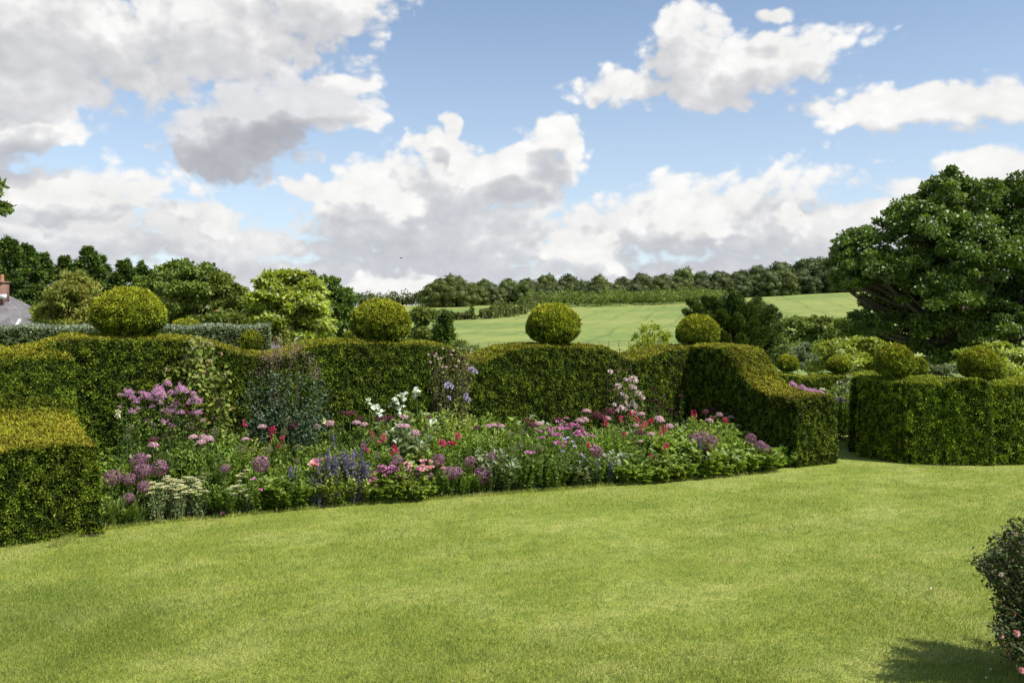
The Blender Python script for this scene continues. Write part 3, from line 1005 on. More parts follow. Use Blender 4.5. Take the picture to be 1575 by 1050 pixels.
broadleaf('broadleaf_tree', 350, 60, 432, -3, [(345, 450, 24, 18), (358, 460, 22, 18), (350, 480, 34, 22), (372, 485, 20, 22)],
          'small mid green tree tucked left of the lime green tree', n=6000, L=.26, W=.17, group='broad green trees behind the garden')
broadleaf('walnut_tree', 505, 48, 420, -2.5, [(480, 440, 22, 18), (500, 448, 24, 22), (518, 470, 28, 28), (500, 490, 46, 30), (525, 510, 26, 24), (490, 520, 44, 20), (470, 450, 20, 20)],
          'dark rounded tree behind the lime green tree', mat='oak', n=15000, L=.24, W=.17, r0=.25, sub=18, age=.3)
broadleaf('dogwood_tree', 440, 32, 414, -1.5, [(415, 437, 22, 14), (450, 432, 26, 14), (478, 445, 20, 14), (398, 462, 24, 14), (430, 462, 34, 18), (470, 470, 32, 16), (492, 478, 18, 14),
                                       (400, 490, 26, 14), (440, 492, 38, 16), (482, 500, 28, 14), (410, 515, 30, 12), (460, 520, 40, 12), (445, 450, 30, 18)],
          'lime green layered tree with pale flowers, left of the second ball', mat='lime', n=21000, L=.17, W=.11, r0=.16, sub=16, shape='rhomb', age=.8, up=1.2, subr=.42)
broadleaf('bronze_shrub', 108, 30, 420, -1.5, [(115, 440, 22, 22), (100, 455, 26, 22), (130, 455, 24, 22), (90, 480, 32, 22), (115, 480, 34, 26), (145, 480, 22, 22), (75, 492, 22, 16), (120, 502, 40, 14)],
          'bronze and olive twiggy shrub left of the biggest yew ball', cat='shrub', mat='bronze', n=15000, L=.15, W=.06, r0=.1, sub=30, subr=.30, up=0, age=.6)
broadleaf('garden_shrub', 335, 27, 480, -1, [(300, 500, 22, 12), (335, 497, 24, 14), (360, 500, 20, 14), (320, 510, 30, 10)],
          'soft green shrub above the pale hedge, left of the lime green tree', cat='shrub', mat='midleaf', n=5000, L=.12, W=.08, r0=.05)
ball(px_x(286, 26), 26, py_z(508, 26), 46 / FPX * 26, .36, 87, 'dull olive clipped dome just showing over the pale hedge', 1500, .05, mat='yew_ball', group=None, age=.9)
ball(px_x(388, 19), 19, py_z(541, 19), 50 / FPX * 19, 38 / FPX * 19, 88, 'yew ball half sunk behind the first scoop of the long hedge', 3000, .036)
# hidden base for it: a low yew plinth
mb = MB(); V, Q = sweep([[px_x(372, 19), 19], [px_x(404, 19), 19.02]], [py_z(541, 19) + .01] * 2, .28, 0); yew(mb, V, Q, 900, seed=99)
tag(mb.build('yew_plinth', [M['yew'], M['yew_core']]), 'clipped yew base under the half sunk ball', 'hedge', 'clipped yew hedges')
ball(px_x(536, 19), 19, py_z(538, 19), 17 / FPX * 19 * 1.6, 30 / FPX * 19, 89, 'sliver of a yellow yew ball at the left foot of the second ball', 2600, .036)
mb = MB(); V, Q = sweep([[px_x(528, 19), 19], [px_x(546, 19), 19.02]], [py_z(538, 19) + .01] * 2, .2, 0); yew(mb, V, Q, 900, seed=98)
tag(mb.build('yew_plinth', [M['yew'], M['yew_core']]), 'clipped yew base under the yellow sliver of ball', 'hedge', 'clipped yew hedges')

# pale grey-green hedge behind, on the left
D = 18.5
ph = empty('pale_hedge', (px_x(180, D), D, 0)); tag(ph, 'pale grey green clipped hedge behind the yew on the left', 'hedge')
tt_ = np.linspace(-120, 398, 40)
V, Q = sweep(np.stack([px_x(tt_, D), D + (tt_ - 180) * .004], -1), [py_z(503, D) + .02 * sin(i) for i in range(40)], .45, 0)
V = rel(V, ph)
mb = MB(); mb.add(c_inset(V, Q, .04), Q, 1)
P, N = sample_quads(V, Q, 1500, .03, 7.0, 3)
n = len(P); cl = vnoise(P, 6, 31, 2)
leaves(mb, P - N * .03, unit(N * .5 + A([0, 0, .5]) + rand_unit(n) * .7), unit(N + rand_unit(n) * .6), .06 * (.7 + .6 * rng.random(n)), .03, 'rhomb', 0,
       np.clip(rng.random(n) * .7 + (cl - .5) * .9 + .1, 0, 1), np.clip(N[:, 2], 0, 1) * rng.random(n) * .5 + (rng.random(n) < .05) * .8, .2)
mb.build('hedge_run', [M['greyleaf'], M['yew_core']], ph)

# dark conifer and scrub to the right of the second ball
conifer(683, 40, 478, 545, 52, 'dark pointed young conifer right of the second ball', n=7000, group=None, L=.2, W=.11, zb=-2)
broadleaf('garden_shrub', 655, 42, 470, -2, [(645, 492, 16, 18), (660, 500, 18, 20), (648, 520, 24, 16), (668, 525, 18, 14)],
          'dark green scrub against the right side of the second ball', cat='shrub', mat='midleaf', n=6000, L=.16, W=.09, r0=.06)
broadleaf('willow_shrub', 715, 34, 520, -1.5, [(705, 535, 18, 12), (725, 545, 22, 12), (700, 555, 20, 10), (745, 548, 18, 8), (730, 560, 30, 8)],
          'thin pale willowy shrub right of the pointed conifer', cat='shrub', mat='midleaf', n=3200, L=.13, W=.035, r0=.03)
broadleaf('garden_shrub', 1000, 26, 492, -1, [(1000, 510, 14, 14), (992, 525, 18, 12), (1015, 522, 18, 14), (985, 535, 16, 8), (1010, 538, 24, 8)],
          'airy yellow green shrub left of the fourth ball', cat='shrub', mat='lime', n=1900, L=.10, W=.05, r0=.03, age=.2)

# dark spreading yew behind the fourth ball: plumes reaching up and out
Dy = 32.0; zb = -1.2
yr = empty('yew_tree', (px_x(1130, Dy), Dy, zb)); tag(yr, 'dark spreading yew tree with pointed boughs behind the fourth ball', 'tree')
mb = MB(); tube(mb, [(0, 0, -.1), (0, 0, 1.5), (.1, 0, 3)], [.35, .28, .15], 8); mb.build('trunk', M['bark'], yr)
mb = MB(); bw = MB()
for (tx, ty, dd_) in [(1060, 462, -.6), (1085, 458, -.4), (1066, 488, .6), (1128, 452, -.6), (1165, 460, -.2), (1190, 476, -.6), (1055, 478, 0), (1075, 466, 1), (1098, 460, -.5), (1118, 456, .6), (1136, 458, 0), (1155, 470, -.7), (1172, 468, .6), (1185, 472, 0), (1198, 484, .5), (1200, 500, -.3),
                      (1195, 520, .2), (1185, 540, -.5), (1060, 500, -.6), (1085, 485, -.9), (1110, 480, -1.1), (1135, 485, -1.2), (1160, 495, -1.2), (1180, 505, -1), (1110, 510, -1.3), (1140, 515, -1.3), (1165, 525, -1.2), (1070, 520, -.5),
                      (1120, 540, -1.2), (1150, 545, -1.2), (1180, 555, -.6), (1195, 550, .4), (1205, 535, .6)]:
    dq = Dy + dd_
    e = A([px_x(tx, dq) - px_x(1130, Dy), dd_, py_z(ty, dq) - zb]); s = A([0, 0, max(.5, e[2] - .75)]) + A([e[0] * .30 - .15 * np.sign(e[0]), e[1] * .3, 0])
    c = curve(s, e, A([0, 0, -.15]), 6); tube(bw, c, np.linspace(.09, .015, 6), 5, cap=False)
    k = 2000; t = rng.random(k) ** .8; d = unit(e - s); i0 = np.clip((t * 5).astype(int), 0, 4); fr = (t * 5 - i0)[:, None]
    P = c[i0] * (1 - fr) + c[i0 + 1] * fr
    w = (.58 * (1 - t) ** .5 + .05)
    P = P + rand_unit(k) * (w * rng.random(k) ** .5)[:, None] * A([1, 1, .42])
    tn = rng.random()
    leaves(mb, P, unit(d + rand_unit(k) * .55 + A([0, 0, .15])), unit(A([0, 0, 1.]) + rand_unit(k) * .6), .13 * (.6 + .8 * rng.random(k)), .05, 'rhomb', 0, np.clip(tn * .3 + rng.random(k) * .7, 0, 1), (rng.random(k) < .08) * .8 + (t > .75) * rng.random(k) * .7, .2)
bw.build('limb', M['bark'], yr); mb.build('crown', M['darkyew'], yr)

# scrub and shrubs beyond the gap
broadleaf('scrub_bank', 1255, 75, 487, -3.5, [(1225, 502, 26, 14), (1255, 500, 30, 14), (1285, 502, 30, 14), (1230, 525, 40, 18), (1275, 525, 46, 20), (1315, 515, 30, 20), (1200, 530, 26, 18), (1250, 545, 60, 18), (1310, 545, 40, 18), (1340, 520, 30, 20)],
          'bank of mid green scrub below the far field, left of the oak', cat='scrub', mat='midleaf', n=26000, L=.26, W=.15, r0=.1, sub=30, subr=.22)
broadleaf('garden_shrub', 1237, 40, 525, -1.5, [(1237, 543, 20, 16), (1232, 556, 22, 14), (1245, 560, 20, 12), (1222, 562, 18, 10)],
          'round pale sage shrub between the two small back balls', cat='shrub', mat='greyleaf', n=6500, L=.12, W=.08, r0=.08, sub=26, subr=.22)
broadleaf('flowering_shrub', 1305, 31, 520, -1, [(1265, 540, 18, 12), (1290, 535, 20, 12), (1315, 530, 22, 10), (1335, 530, 20, 10), (1350, 540, 20, 12), (1280, 558, 26, 12), (1310, 555, 28, 14), (1340, 558, 26, 12), (1325, 570, 40, 10), (1260, 565, 18, 10)],
          'pale yellow green shrub with white blossom behind the small balls', cat='shrub', mat='lime', n=11000, L=.12, W=.07, r0=.06, age=.9, up=1.0)
broadleaf('garden_shrub', 1440, 24, 560, -.5, [(1430, 570, 14, 9), (1450, 572, 16, 9), (1462, 568, 12, 8), (1445, 580, 20, 8)],
          'small greyish shrub between the two front balls on the right', cat='shrub', mat='greyleaf', n=3500, L=.08, W=.05, r0=.03)
broadleaf('dogwood_shrub', 1540, 25, 522, -.5, [(1500, 545, 26, 8), (1530, 535, 22, 8), (1555, 545, 32, 9), (1590, 552, 36, 12), (1520, 560, 36, 10), (1565, 565, 36, 12), (1600, 575, 40, 12), (1545, 580, 30, 10)],
          'layered dogwood covered in cream bracts at the right edge', cat='shrub', mat='lime', n=12000, L=.10, W=.065, r0=.06, age=1.6, up=2.2)

# ---- far countryside
def core_blob(mb, l, k, nu=8, nv=6):
    u = np.arange(nu) * 2 * pi / nu; V = []
    for j in range(nv + 1):
        ph = pi * j / nv
        for a in u: V.append([l[0] + l[3] * k * sin(ph) * cos(a), l[1] + l[4] * k * sin(ph) * sin(a), l[2] + l[5] * k * cos(ph)])
    V = A(V) + rng.normal(size=(len(V), 3)) * l[3] * .05
    i = np.arange(nv)[:, None] * nu + np.arange(nu)[None]; i2 = np.arange(nv)[:, None] * nu + (np.arange(nu)[None] + 1) % nu
    mb.add(V, np.stack([i, i + nu, i2 + nu, i2], -1).reshape(-1, 4), 0, .25)


protos = []
def far_tree(seed, mat, H=17, R=8.5, n=4600, L=.75):
    root = empty('woodland_tree', (0, 0, 0))
    mb = MB(); tube(mb, [(0, 0, -1), (0, 0, H * .6)], [.5, .2], 6); mb.build('trunk', M['bark'], root)
    lob = []
    for ring, (cnt, rr, zz) in enumerate(((6, .62, .42), (5, .48, .62), (3, .24, .78))):
        for i in range(cnt):
            a = (i + rng.random() * .6) * 6.28 / cnt; q = R * (.36 + .14 * rng.random())
            lob.append((R * rr * cos(a), R * rr * sin(a), H * (zz + .05 * rng.normal()), q, q, q * .8))
    for a in (0, 2.1, 4.2): lob.append((R * .45 * cos(a), R * .45 * sin(a), H * .2, R * .5, R * .5, H * .22))
    mb = MB()
    for l in lob: core_blob(mb, l, .80)
    crown(mb, lob, n, L, L * .75, sub=18, subr=.34, shell=.55, age=.4, up=.6)
    mb.build('crown', M[mat], root)
    return root


pt = [far_tree(i, m_) for i, m_ in enumerate(['fardark', 'farleaf', 'fardark', 'farleaf'])]
used = set()
def place_far(k, px, D, s, label, group, sz=None):
    o = pt[k] if k not in used else copy_tree(pt[k])
    used.add(k)
    x = px_x(px, D)
    o.location = (x, D, float(zt(A([x]), A([D]))[0]) - 1.6)
    o.rotation_euler = (0, 0, random.random() * 6.28); o.scale = (s, s, sz or s)
    tag(o, label, 'tree', group)


WL = 'dark round crowned tree in the wood along the hilltop'
def ridge(px, rows=0): return np.interp(px, [620, 660, 700, 760, 860, 950, 1050, 1150, 1250, 1300, 1500], [452, 438, 434, 430, 428, 424, 420, 414, 403, 400, 392])
for row, (D, frac) in enumerate(((500, .62), (560, 1.0), (640, 1.12))):
    px = 672 + row * 5
    while px < 1345:
        x = px_x(px, D); zg = float(zt(A([x]), A([D]))[0])
        H = (py_z(ridge(px), 560) - zg)
        if row == 0: H = 11 + 3 * random.random()
        if row == 2: H = py_z(ridge(px) + 3, 640) - zg
        s = max(.45, H / 15.0) * (.80 + .34 * random.random())
        place_far(random.choice([0, 0, 2, 1, 3]), px, D + random.uniform(-12, 12), s, WL, 'trees of the hilltop wood')
        px += (22 + 12 * random.random()) * (1 if row else .8) * min(1.2, max(.7, s))
for px, H in ((664, 15), (680, 18), (700, 18), (716, 14)):
    place_far(1 if px != 700 else 3, px, 470, H / 16.5, 'pale green tree in the clump at the left end of the hilltop wood', 'pale trees at the end of the wood')
# plantation below the wood
mb = MB(); lob = []
for i in range(150):
    px = 815 + 300 * (i / 150) + random.uniform(-3, 3); D = 440 + random.uniform(-8, 30) + (px - 815) * .05
    x = px_x(px, D); zg = float(zt(A([x]), A([D]))[0])
    hh = 5.5 + 3 * random.random() - 1.0 * (px > 1050) * (px - 1050) / 30
    lob.append((x, D, zg + hh * .45, 3.2, 3.2, hh * .55))
crown(mb, lob, 26000, .8, .55, sub=8, subr=.5, up=.5, age=.5)
tag(mb.build('plantation', M['midleaf']), 'strip of young plantation trees below the hilltop wood', 'plantation', kind='stuff')

# field hedge bushes
bush = []
def far_bush(px, D, ytop, wpx, label, mat='farleaf', grp='field bushes below the wood'):
    x = px_x(px, D); zg = float(zt(A([x]), A([D]))[0]); H = py_z(ytop, D) - zg; R = wpx / 2 / FPX * D
    root = empty('field_bush', (x, D, zg)); tag(root, label, 'bush', grp)
    mb = MB(); crown(mb, [(0, 0, H * .5, R * .8, R * .8, H * .5), (R * .4, 0, H * .4, R * .6, R * .6, H * .4), (-R * .4, 0, H * .4, R * .6, R * .6, H * .42), (0, 0, H * .15, R * .95, R * .9, H * .22)], 900, .75, .55, sub=10, subr=.45, age=.3)
    mb.build('crown', M[mat], root)
    mb = MB(); tube(mb, [(0, 0, -.3), (0, 0, H * .6)], [.25, .1], 5); mb.build('stem', M['bark'], root)


for px, D, y, w, lab in ((652, 330, 470, 26, 'field bush close to the right shoulder of the second ball'), (640, 325, 474, 20, 'dark bush touching the second ball'),
                         (680, 330, 476, 20, 'low bush second from left in the field hedge'), (692, 330, 480, 14, 'tiny bush between low field bushes'),
                         (704, 330, 481, 16, 'small bush left of the domed field bush'), (722, 330, 474, 19, 'domed bush standing alone in the field hedge'),
                         (752, 335, 471, 28, 'broad bush where the field hedge turns uphill'), (770, 340, 462, 36, 'tallest bush where the field hedge turns uphill'),
                         (785, 350, 466, 24, 'bush right of the tallest field bush'), (800, 370, 470, 18, 'low bush on the uphill hedge'),
                         (812, 400, 455, 34, 'rounded grey green bush joining the wood'), (830, 420, 452, 36, 'wide bush under the wood, above the third ball')):
    far_bush(px, D, y, w, lab)
# conifers on the left skyline of the hills
for i, px in enumerate(range(556, 662, 7)):
    D = 560 + random.uniform(-15, 15)
    yy = np.interp(px, [556, 600, 625, 650, 662], [463, 462, 458, 452, 452]) + random.uniform(-4, 2)
    x = px_x(px, D); zg = float(zt(A([x]), A([D]))[0])
    H = max(4.5, py_z(yy, D) - zg); root = empty('far_conifer', (x, D, zg))
    tag(root, 'tiny dark conifer on the skyline above the second ball', 'tree', 'skyline conifers')
    mb = MB(); tube(mb, [(0, 0, -.5), (0, 0, H * .9)], [.3, .06], 5); mb.build('trunk', M['bark'], root)
    mb = MB(); k = 420; t = rng.random(k) ** .8; a = rng.random(k) * 6.28; r = (1 - t) ** .7 * H * .30 * rng.random(k) ** .4
    P = np.stack([r * np.cos(a), r * np.sin(a), H * (.12 + .88 * t)], -1)
    leaves(mb, P, unit(P * A([1, 1, 0]) + A([0, 0, -.3]) + rand_unit(k) * .4), rand_unit(k) + A([0, 0, 1.]), 1.1, .8, 'rhomb', 0, rng.random(k), 0, .2)
    mb.build('crown', M['fardark'], root)
# low far wood that closes the left horizon
mb = MB(); lob = []
for i in range(230):
    px = -500 + 1180 * i / 230; D = 600 + random.uniform(-20, 60); x = px_x(px, D); zg = float(zt(A([x]), A([D]))[0])
    lob.append((x, D, zg + 4, 7, 7, 4.5 + random.random() * 2))
crown(mb, lob, 30000, 1.3, 1.0, sub=8, subr=.5)
tag(mb.build('distant_woodland', M['fardark']), 'low distant woodland on the horizon behind the garden trees', 'woodland', kind='stuff')

# post and rail fence at the foot of the field
fr_ = empty('field_fence', (px_x(880, 150), 150, 0)); tag(fr_, 'thin post and rail fence at the foot of the green field', 'fence')
mbp = MB(); mbr = MB(); xs_ = np.linspace(px_x(690, 150), px_x(1075, 150), 26)
zf = zt(xs_, np.full(26, 150.)); o_ = A(fr_.location[:])
for i, (x, z) in enumerate(zip(xs_, zf)): box(mbp, A([x, 150, z + .55]) - o_, (.10, .10, 1.2))
for h in (.45, .8, 1.1):
    for i in range(25):
        tube(mbr, A([[xs_[i], 149.93, zf[i] + h], [xs_[i + 1], 149.93, zf[i + 1] + h]]) - o_, .03, 4, cap=False)
M['fencewood'] = plain_mat('weathered_wood', (.10, .085, .06), (.17, .15, .11), 3)
mbp.build('post_row', M['fencewood'], fr_); mbr.build('rail', M['fencewood'], fr_)

# ---- house on the left
M['slate'] = None
m, gg = new_mat('roof_slate')
tc_ = gg.n('ShaderNodeTexCoord').outputs['Object']
br = gg.n('ShaderNodeTexBrick'); gg.put(br.inputs['Vector'], gg.v('MULTIPLY', gg.v('ADD', tc_, (0, 0, 0)), (1, 1, 1)))
rot = gg.n('ShaderNodeCombineXYZ'); sp_ = gg.n('ShaderNodeSeparateXYZ'); gg.put(sp_.inputs[0], tc_)
gg.put(rot.inputs[0], sp_.outputs[0]); gg.put(rot.inputs[1], gg.m('MULTIPLY', sp_.outputs[2], 1.4))
gg.put(br.inputs['Vector'], rot.outputs[0]); br.inputs['Scale'].default_value = 2.2
br.inputs['Color1'].default_value = (.10, .092, .095, 1); br.inputs['Color2'].default_value = (.145, .132, .136, 1); br.inputs['Mortar'].default_value = (.09, .085, .09, 1)
br.inputs['Mortar Size'].default_value = .03
nz = gg.noise(tc_, 1.3, 5); nz.noise_dimensions = '3D'
cc = gg.mix(gg.ss(nz.outputs['Fac'], .4, .7), br.outputs[0], (.175, .16, .16, 1))
p = gg.n('ShaderNodeBsdfPrincipled'); gg.put(p.inputs['Base Color'], cc); p.inputs['Roughness'].default_value = .7
o = gg.n('ShaderNodeOutputMaterial'); gg.t.links.new(p.outputs[0], o.inputs[0]); M['slate'] = m
m, gg = new_mat('red_brick')
tc_ = gg.n('ShaderNodeTexCoord').outputs['Object']
br = gg.n('ShaderNodeTexBrick'); rot = gg.n('ShaderNodeCombineXYZ'); sp_ = gg.n('ShaderNodeSeparateXYZ'); gg.put(sp_.inputs[0], tc_)
gg.put(rot.inputs[0], gg.m('ADD', sp_.outputs[0], sp_.outputs[1])); gg.put(rot.inputs[1], sp_.outputs[2])
gg.put(br.inputs['Vector'], rot.outputs[0]); br.inputs['Scale'].default_value = 4.5
br.inputs['Color1'].default_value = (.17, .055, .035, 1); br.inputs['Color2'].default_value = (.12, .045, .03, 1); br.inputs['Mortar'].default_value = (.28, .24, .2, 1)
p = gg.n('ShaderNodeBsdfPrincipled'); gg.put(p.inputs['Base Color'], br.outputs[0]); p.inputs['Roughness'].default_value = .85
o = gg.n('ShaderNodeOutputMaterial'); gg.t.links.new(p.outputs[0], o.inputs[0]); M['brick'] = m
M['white'] = plain_mat('white_paint', (.72, .72, .70), (.8, .8, .78), 4, .5)
M['terracotta'] = plain_mat('terracotta', (.30, .13, .075), (.38, .19, .11), 6, .8)
M['lead'] = plain_mat('lead_flashing', (.45, .46, .48), (.6, .6, .62), 6, .5)
Dh = 52.0
hx = px_x(-40, Dh)
house = empty('brick_house', (hx, Dh, -3)); tag(house, 'house with grey slate roof and brick chimney at the left edge', 'house')
def hz(py, dy=0): return py_z(py, Dh + dy) + 3
def hxx(px, dy=0): return px_x(px, Dh + dy) - hx
mb = MB()
box(mb, (hxx(-60), 3.5, hz(478) / 2 - .6), (hxx(6) - hxx(-126), 6, hz(478) - 1.2)); box(mb, (hxx(18), 3.2, 1.7), (hxx(58) - hxx(-22), 4.6, 3.4))
mb.build('wall', M['brick'], house)
mb = MB()
# main roof: ridge along x with a steep gable end at its right
z1, z2 = hz(449, 3.5) - .9, hz(500)
xr, xe = hxx(3, 3.5), hxx(15)
xl = hxx(-135)
V = A([[xl, .3, z2], [xe, .3, z2], [xr, 3.5, z1 + .9], [xl, 3.5, z1 + .9], [xe, 6.7, z2], [xl, 6.7, z2]])
mb.add(V, [[0, 1, 2, 3], [3, 2, 4, 5]]); mb.add(V, [[1, 4, 2]]); mb.add(V, [[0, 3, 5]])
mb.build('roof', M['slate'], house)
mb = MB()
zr, ze = hz(478, 3), hz(522)
V = A([[hxx(-30), .0, ze], [hxx(58), .0, ze], [hxx(54, 3), 3.0, zr], [hxx(-30), 3.0, zr], [hxx(58), 6, ze], [hxx(-30), 6, ze]])
mb.add(V, [[0, 1, 2, 3], [3, 2, 4, 5]]); mb.add(V, [[1, 4, 2]])
o = mb.build('roof', M['slate'], house); o['label'] = 'lower slate roof of the side wing'
mb = MB(); tube(mb, [(hxx(33), -.15, hz(491)), (hxx(29), -.35, hz(502))], .09, 5); mb.build('bargeboard', M['white'], house)
mb = MB(); box(mb, (hxx(4, 2.6), 2.6, (hz(434, 2.6) + hz(478, 2.6)) / 2), (.42, .75, hz(434, 2.6) - hz(478, 2.6))); box(mb, (hxx(4, 2.6), 2.6, hz(434, 2.6)), (.52, .85, .12))
ch = mb.build('chimney', M['brick'], house)
mb = MB(); tube(mb, [(hxx(3, 2.6), 2.6, hz(434, 2.6)), (hxx(3, 2.6), 2.6, hz(422, 2.6))], [.14, .11], 10); mb.build('chimney_pot', M['terracotta'], ch)
mb = MB(); box(mb, (hxx(3, 2.1), 2.1, hz(456, 2.1)), (.55, .12, .3)); mb.build('flashing', M['lead'], ch)
# two small glimpses of buildings further right
Dc = 56
h2 = empty('brick_house', (px_x(362, Dc), Dc, -3)); tag(h2, 'distant house almost hidden by trees, only its chimney pots showing', 'house')
mb = MB(); box(mb, (0, 2, 1.6), (5, 4, 3.2)); mb.build('wall', M['brick'], h2)
mb = MB(); V = A([[-2.8, -.2, 3.2], [2.8, -.2, 3.2], [2.5, 2, 4.6], [-2.5, 2, 4.6], [2.8, 4.2, 3.2], [-2.8, 4.2, 3.2]]); mb.add(V, [[0, 1, 2, 3], [3, 2, 4, 5]]); mb.add(V, [[1, 4, 2], [0, 3, 5]]); mb.build('roof', M['slate'], h2)
mb = MB(); xq = px_x(345, Dc) - px_x(362, Dc); box(mb, (xq + .3, -1.3, 2.6), (1.2, .5, py_z(486, Dc) - (-3) - 0 + .0)); c2 = mb.build('chimney', M['brick'], h2)
for xx in (345, 354):
    mb = MB(); tube(mb, [(px_x(xx, Dc) - px_x(362, Dc), -1.3, py_z(488, Dc) + 3), (px_x(xx, Dc) - px_x(362, Dc), -1.3, py_z(476 if xx == 345 else 482, Dc) + 3)], .13, 8)
    mb.build('chimney_pot', M['terracotta'], c2)

# birds
M['bird'] = plain_mat('dark_feather', (.03, .03, .035), (.05, .05, .055))
for px, py, D, s, lab in ((617, 397, 90, 1.0, 'dark bird gliding low under the clouds left of centre'), (1231, 332, 120, .7, 'tiny dark bird against the clouds left of the oak')):
    b = empty('bird', (px_x(px, D), D, py_z(py, D))); tag(b, lab, 'bird')
    mb = MB(); tube(mb, A([[-.16, 0, 0], [-.08, 0, .0], [.02, 0, .01], [.10, 0, .02], [.15, 0, .02]]) * s, A([.012, .035, .045, .03, .008]) * s, 6); mb.build('body', M['bird'], b)
    for q in (-1, 1):
        mb = MB(); V = A([[-.05, 0, .02], [.06, 0, .02], [.03, q * .16, .07], [-.06, q * .17, .06], [-.10, q * .36, .02]]) * s * 1.0
        V = V + A([0, 0, 0]); V[:, 0] += V[:, 1] * .6; mb.add(V, [[0, 1, 2, 3]]); mb.add(V, [[3, 2, 4]]); mb.build('wing', M['bird'], b)

# ------------------------------------------------------------------ the flower border
M['lance'] = fol_mat('fresh_leaf', [(0.069, 0.128, 0.013), (0.154, 0.248, 0.026), (0.262, 0.370, 0.048)], (.30, .36, .12), trans=.35, patch=2.0, patch_amt=.25, spec=.12)
M['fern'] = fol_mat('deep_leaf', [(0.039, 0.076, 0.010), (0.098, 0.160, 0.019), (0.195, 0.269, 0.040)], (.2, .26, .1), trans=.3, patch=2.0, spec=.12)
M['broadl'] = fol_mat('broad_leaf', [(0.076, 0.131, 0.013), (0.168, 0.248, 0.030), (0.319, 0.379, 0.064)], (.32, .40, .20), trans=.3, patch=2.0, spec=.15)
M['macel'] = fol_mat('sage_green_leaf', [(0.095, 0.160, 0.045), (0.162, 0.240, 0.075), (0.257, 0.340, 0.135)], (.60, .64, .52), trans=.3, patch=2.0, patch_amt=.2)
M['greyl'] = fol_mat('silver_leaf', [(0.088, 0.121, 0.046), (0.167, 0.207, 0.080), (0.291, 0.326, 0.150)], (.55, .60, .50), trans=.25, patch=2.0, patch_amt=.2)
M['limel'] = fol_mat('lime_green_leaf', [(0.120, 0.184, 0.025), (0.240, 0.322, 0.045), (0.384, 0.437, 0.090)], (.48, .48, .15), trans=.35, patch=2.0, patch_amt=.2)
M['strapl'] = fol_mat('strap_leaf', [(0.065, 0.125, 0.022), (0.156, 0.237, 0.050), (0.312, 0.375, 0.132)], (.50, .50, .28), trans=.3, patch=2.0)
M['bluel'] = fol_mat('blue_leaf', [(0.025, 0.051, 0.022), (0.058, 0.102, 0.050), (0.125, 0.185, 0.102)], (.25, .17, .17), trans=.25, patch=2.0)


def petal_mat(name, cols, tr=.3, amt=.12):
    return fol_mat(name, cols, trans=tr, patch=6.0, patch_amt=amt, rough=.6, spec=.2)


M['p_allium'] = petal_mat('allium_petal', [(0.145, 0.050, 0.096), (0.281, 0.117, 0.208), (0.468, 0.297, 0.384)])
M['p_maroon'] = petal_mat('maroon_petal', [(.045, .010, .018), (.10, .022, .040), (.20, .06, .09)], .15)
M['p_mauve'] = petal_mat('mauve_petal', [(.36, .17, .24), (.58, .34, .43), (.78, .60, .66)])
M['p_lilac'] = petal_mat('lilac_petal', [(0.432, 0.184, 0.418), (0.648, 0.322, 0.605), (0.821, 0.529, 0.770)])
M['p_cream'] = petal_mat('cream_petal', [(.52, .52, .28), (.68, .66, .40), (.82, .80, .60)])
M['p_blue'] = petal_mat('violet_petal', [(.10, .065, .22), (.18, .12, .36), (.30, .23, .50)])
M['p_magenta'] = petal_mat('magenta_petal', [(0.427, 0.090, 0.330), (0.589, 0.210, 0.500), (0.712, 0.450, 0.620)])
M['p_red'] = petal_mat('crimson_petal', [(.42, .012, .07), (.62, .03, .14), (.72, .10, .24)])
M['p_pink'] = petal_mat('pink_petal', [(.62, .22, .34), (.76, .42, .50), (.84, .62, .66)])
M['p_white'] = petal_mat('white_petal', [(0.620, 0.468, 0.551), (0.760, 0.612, 0.684), (0.840, 0.738, 0.760)])
M['p_seed'] = petal_mat('green_seedhead', [(.10, .11, .045), (.17, .17, .075), (.24, .23, .12)], .2)
M['p_clem'] = petal_mat('clematis_petal', [(.38, .30, .58), (.52, .45, .72), (.66, .60, .80)])
M['rosewood'] = plain_mat('rose_stem', (.085, .060, .038), (.15, .10, .07), 20, .8)


def stems_mesh(mb, tips, r=.004, mat=1, base_r=.05, rnd=.5):
    for t in tips:
        b = A([rng.normal() * base_r, rng.normal() * base_r, 0])
        t = A(t)
        tube(mb, curve(b, t, A([0, 0, 0]) + A([t[0] * -.12, t[1] * -.12, .03]), 5), np.linspace(r * 1.3, r * .7, 5), 3, mat, rnd, cap=False)


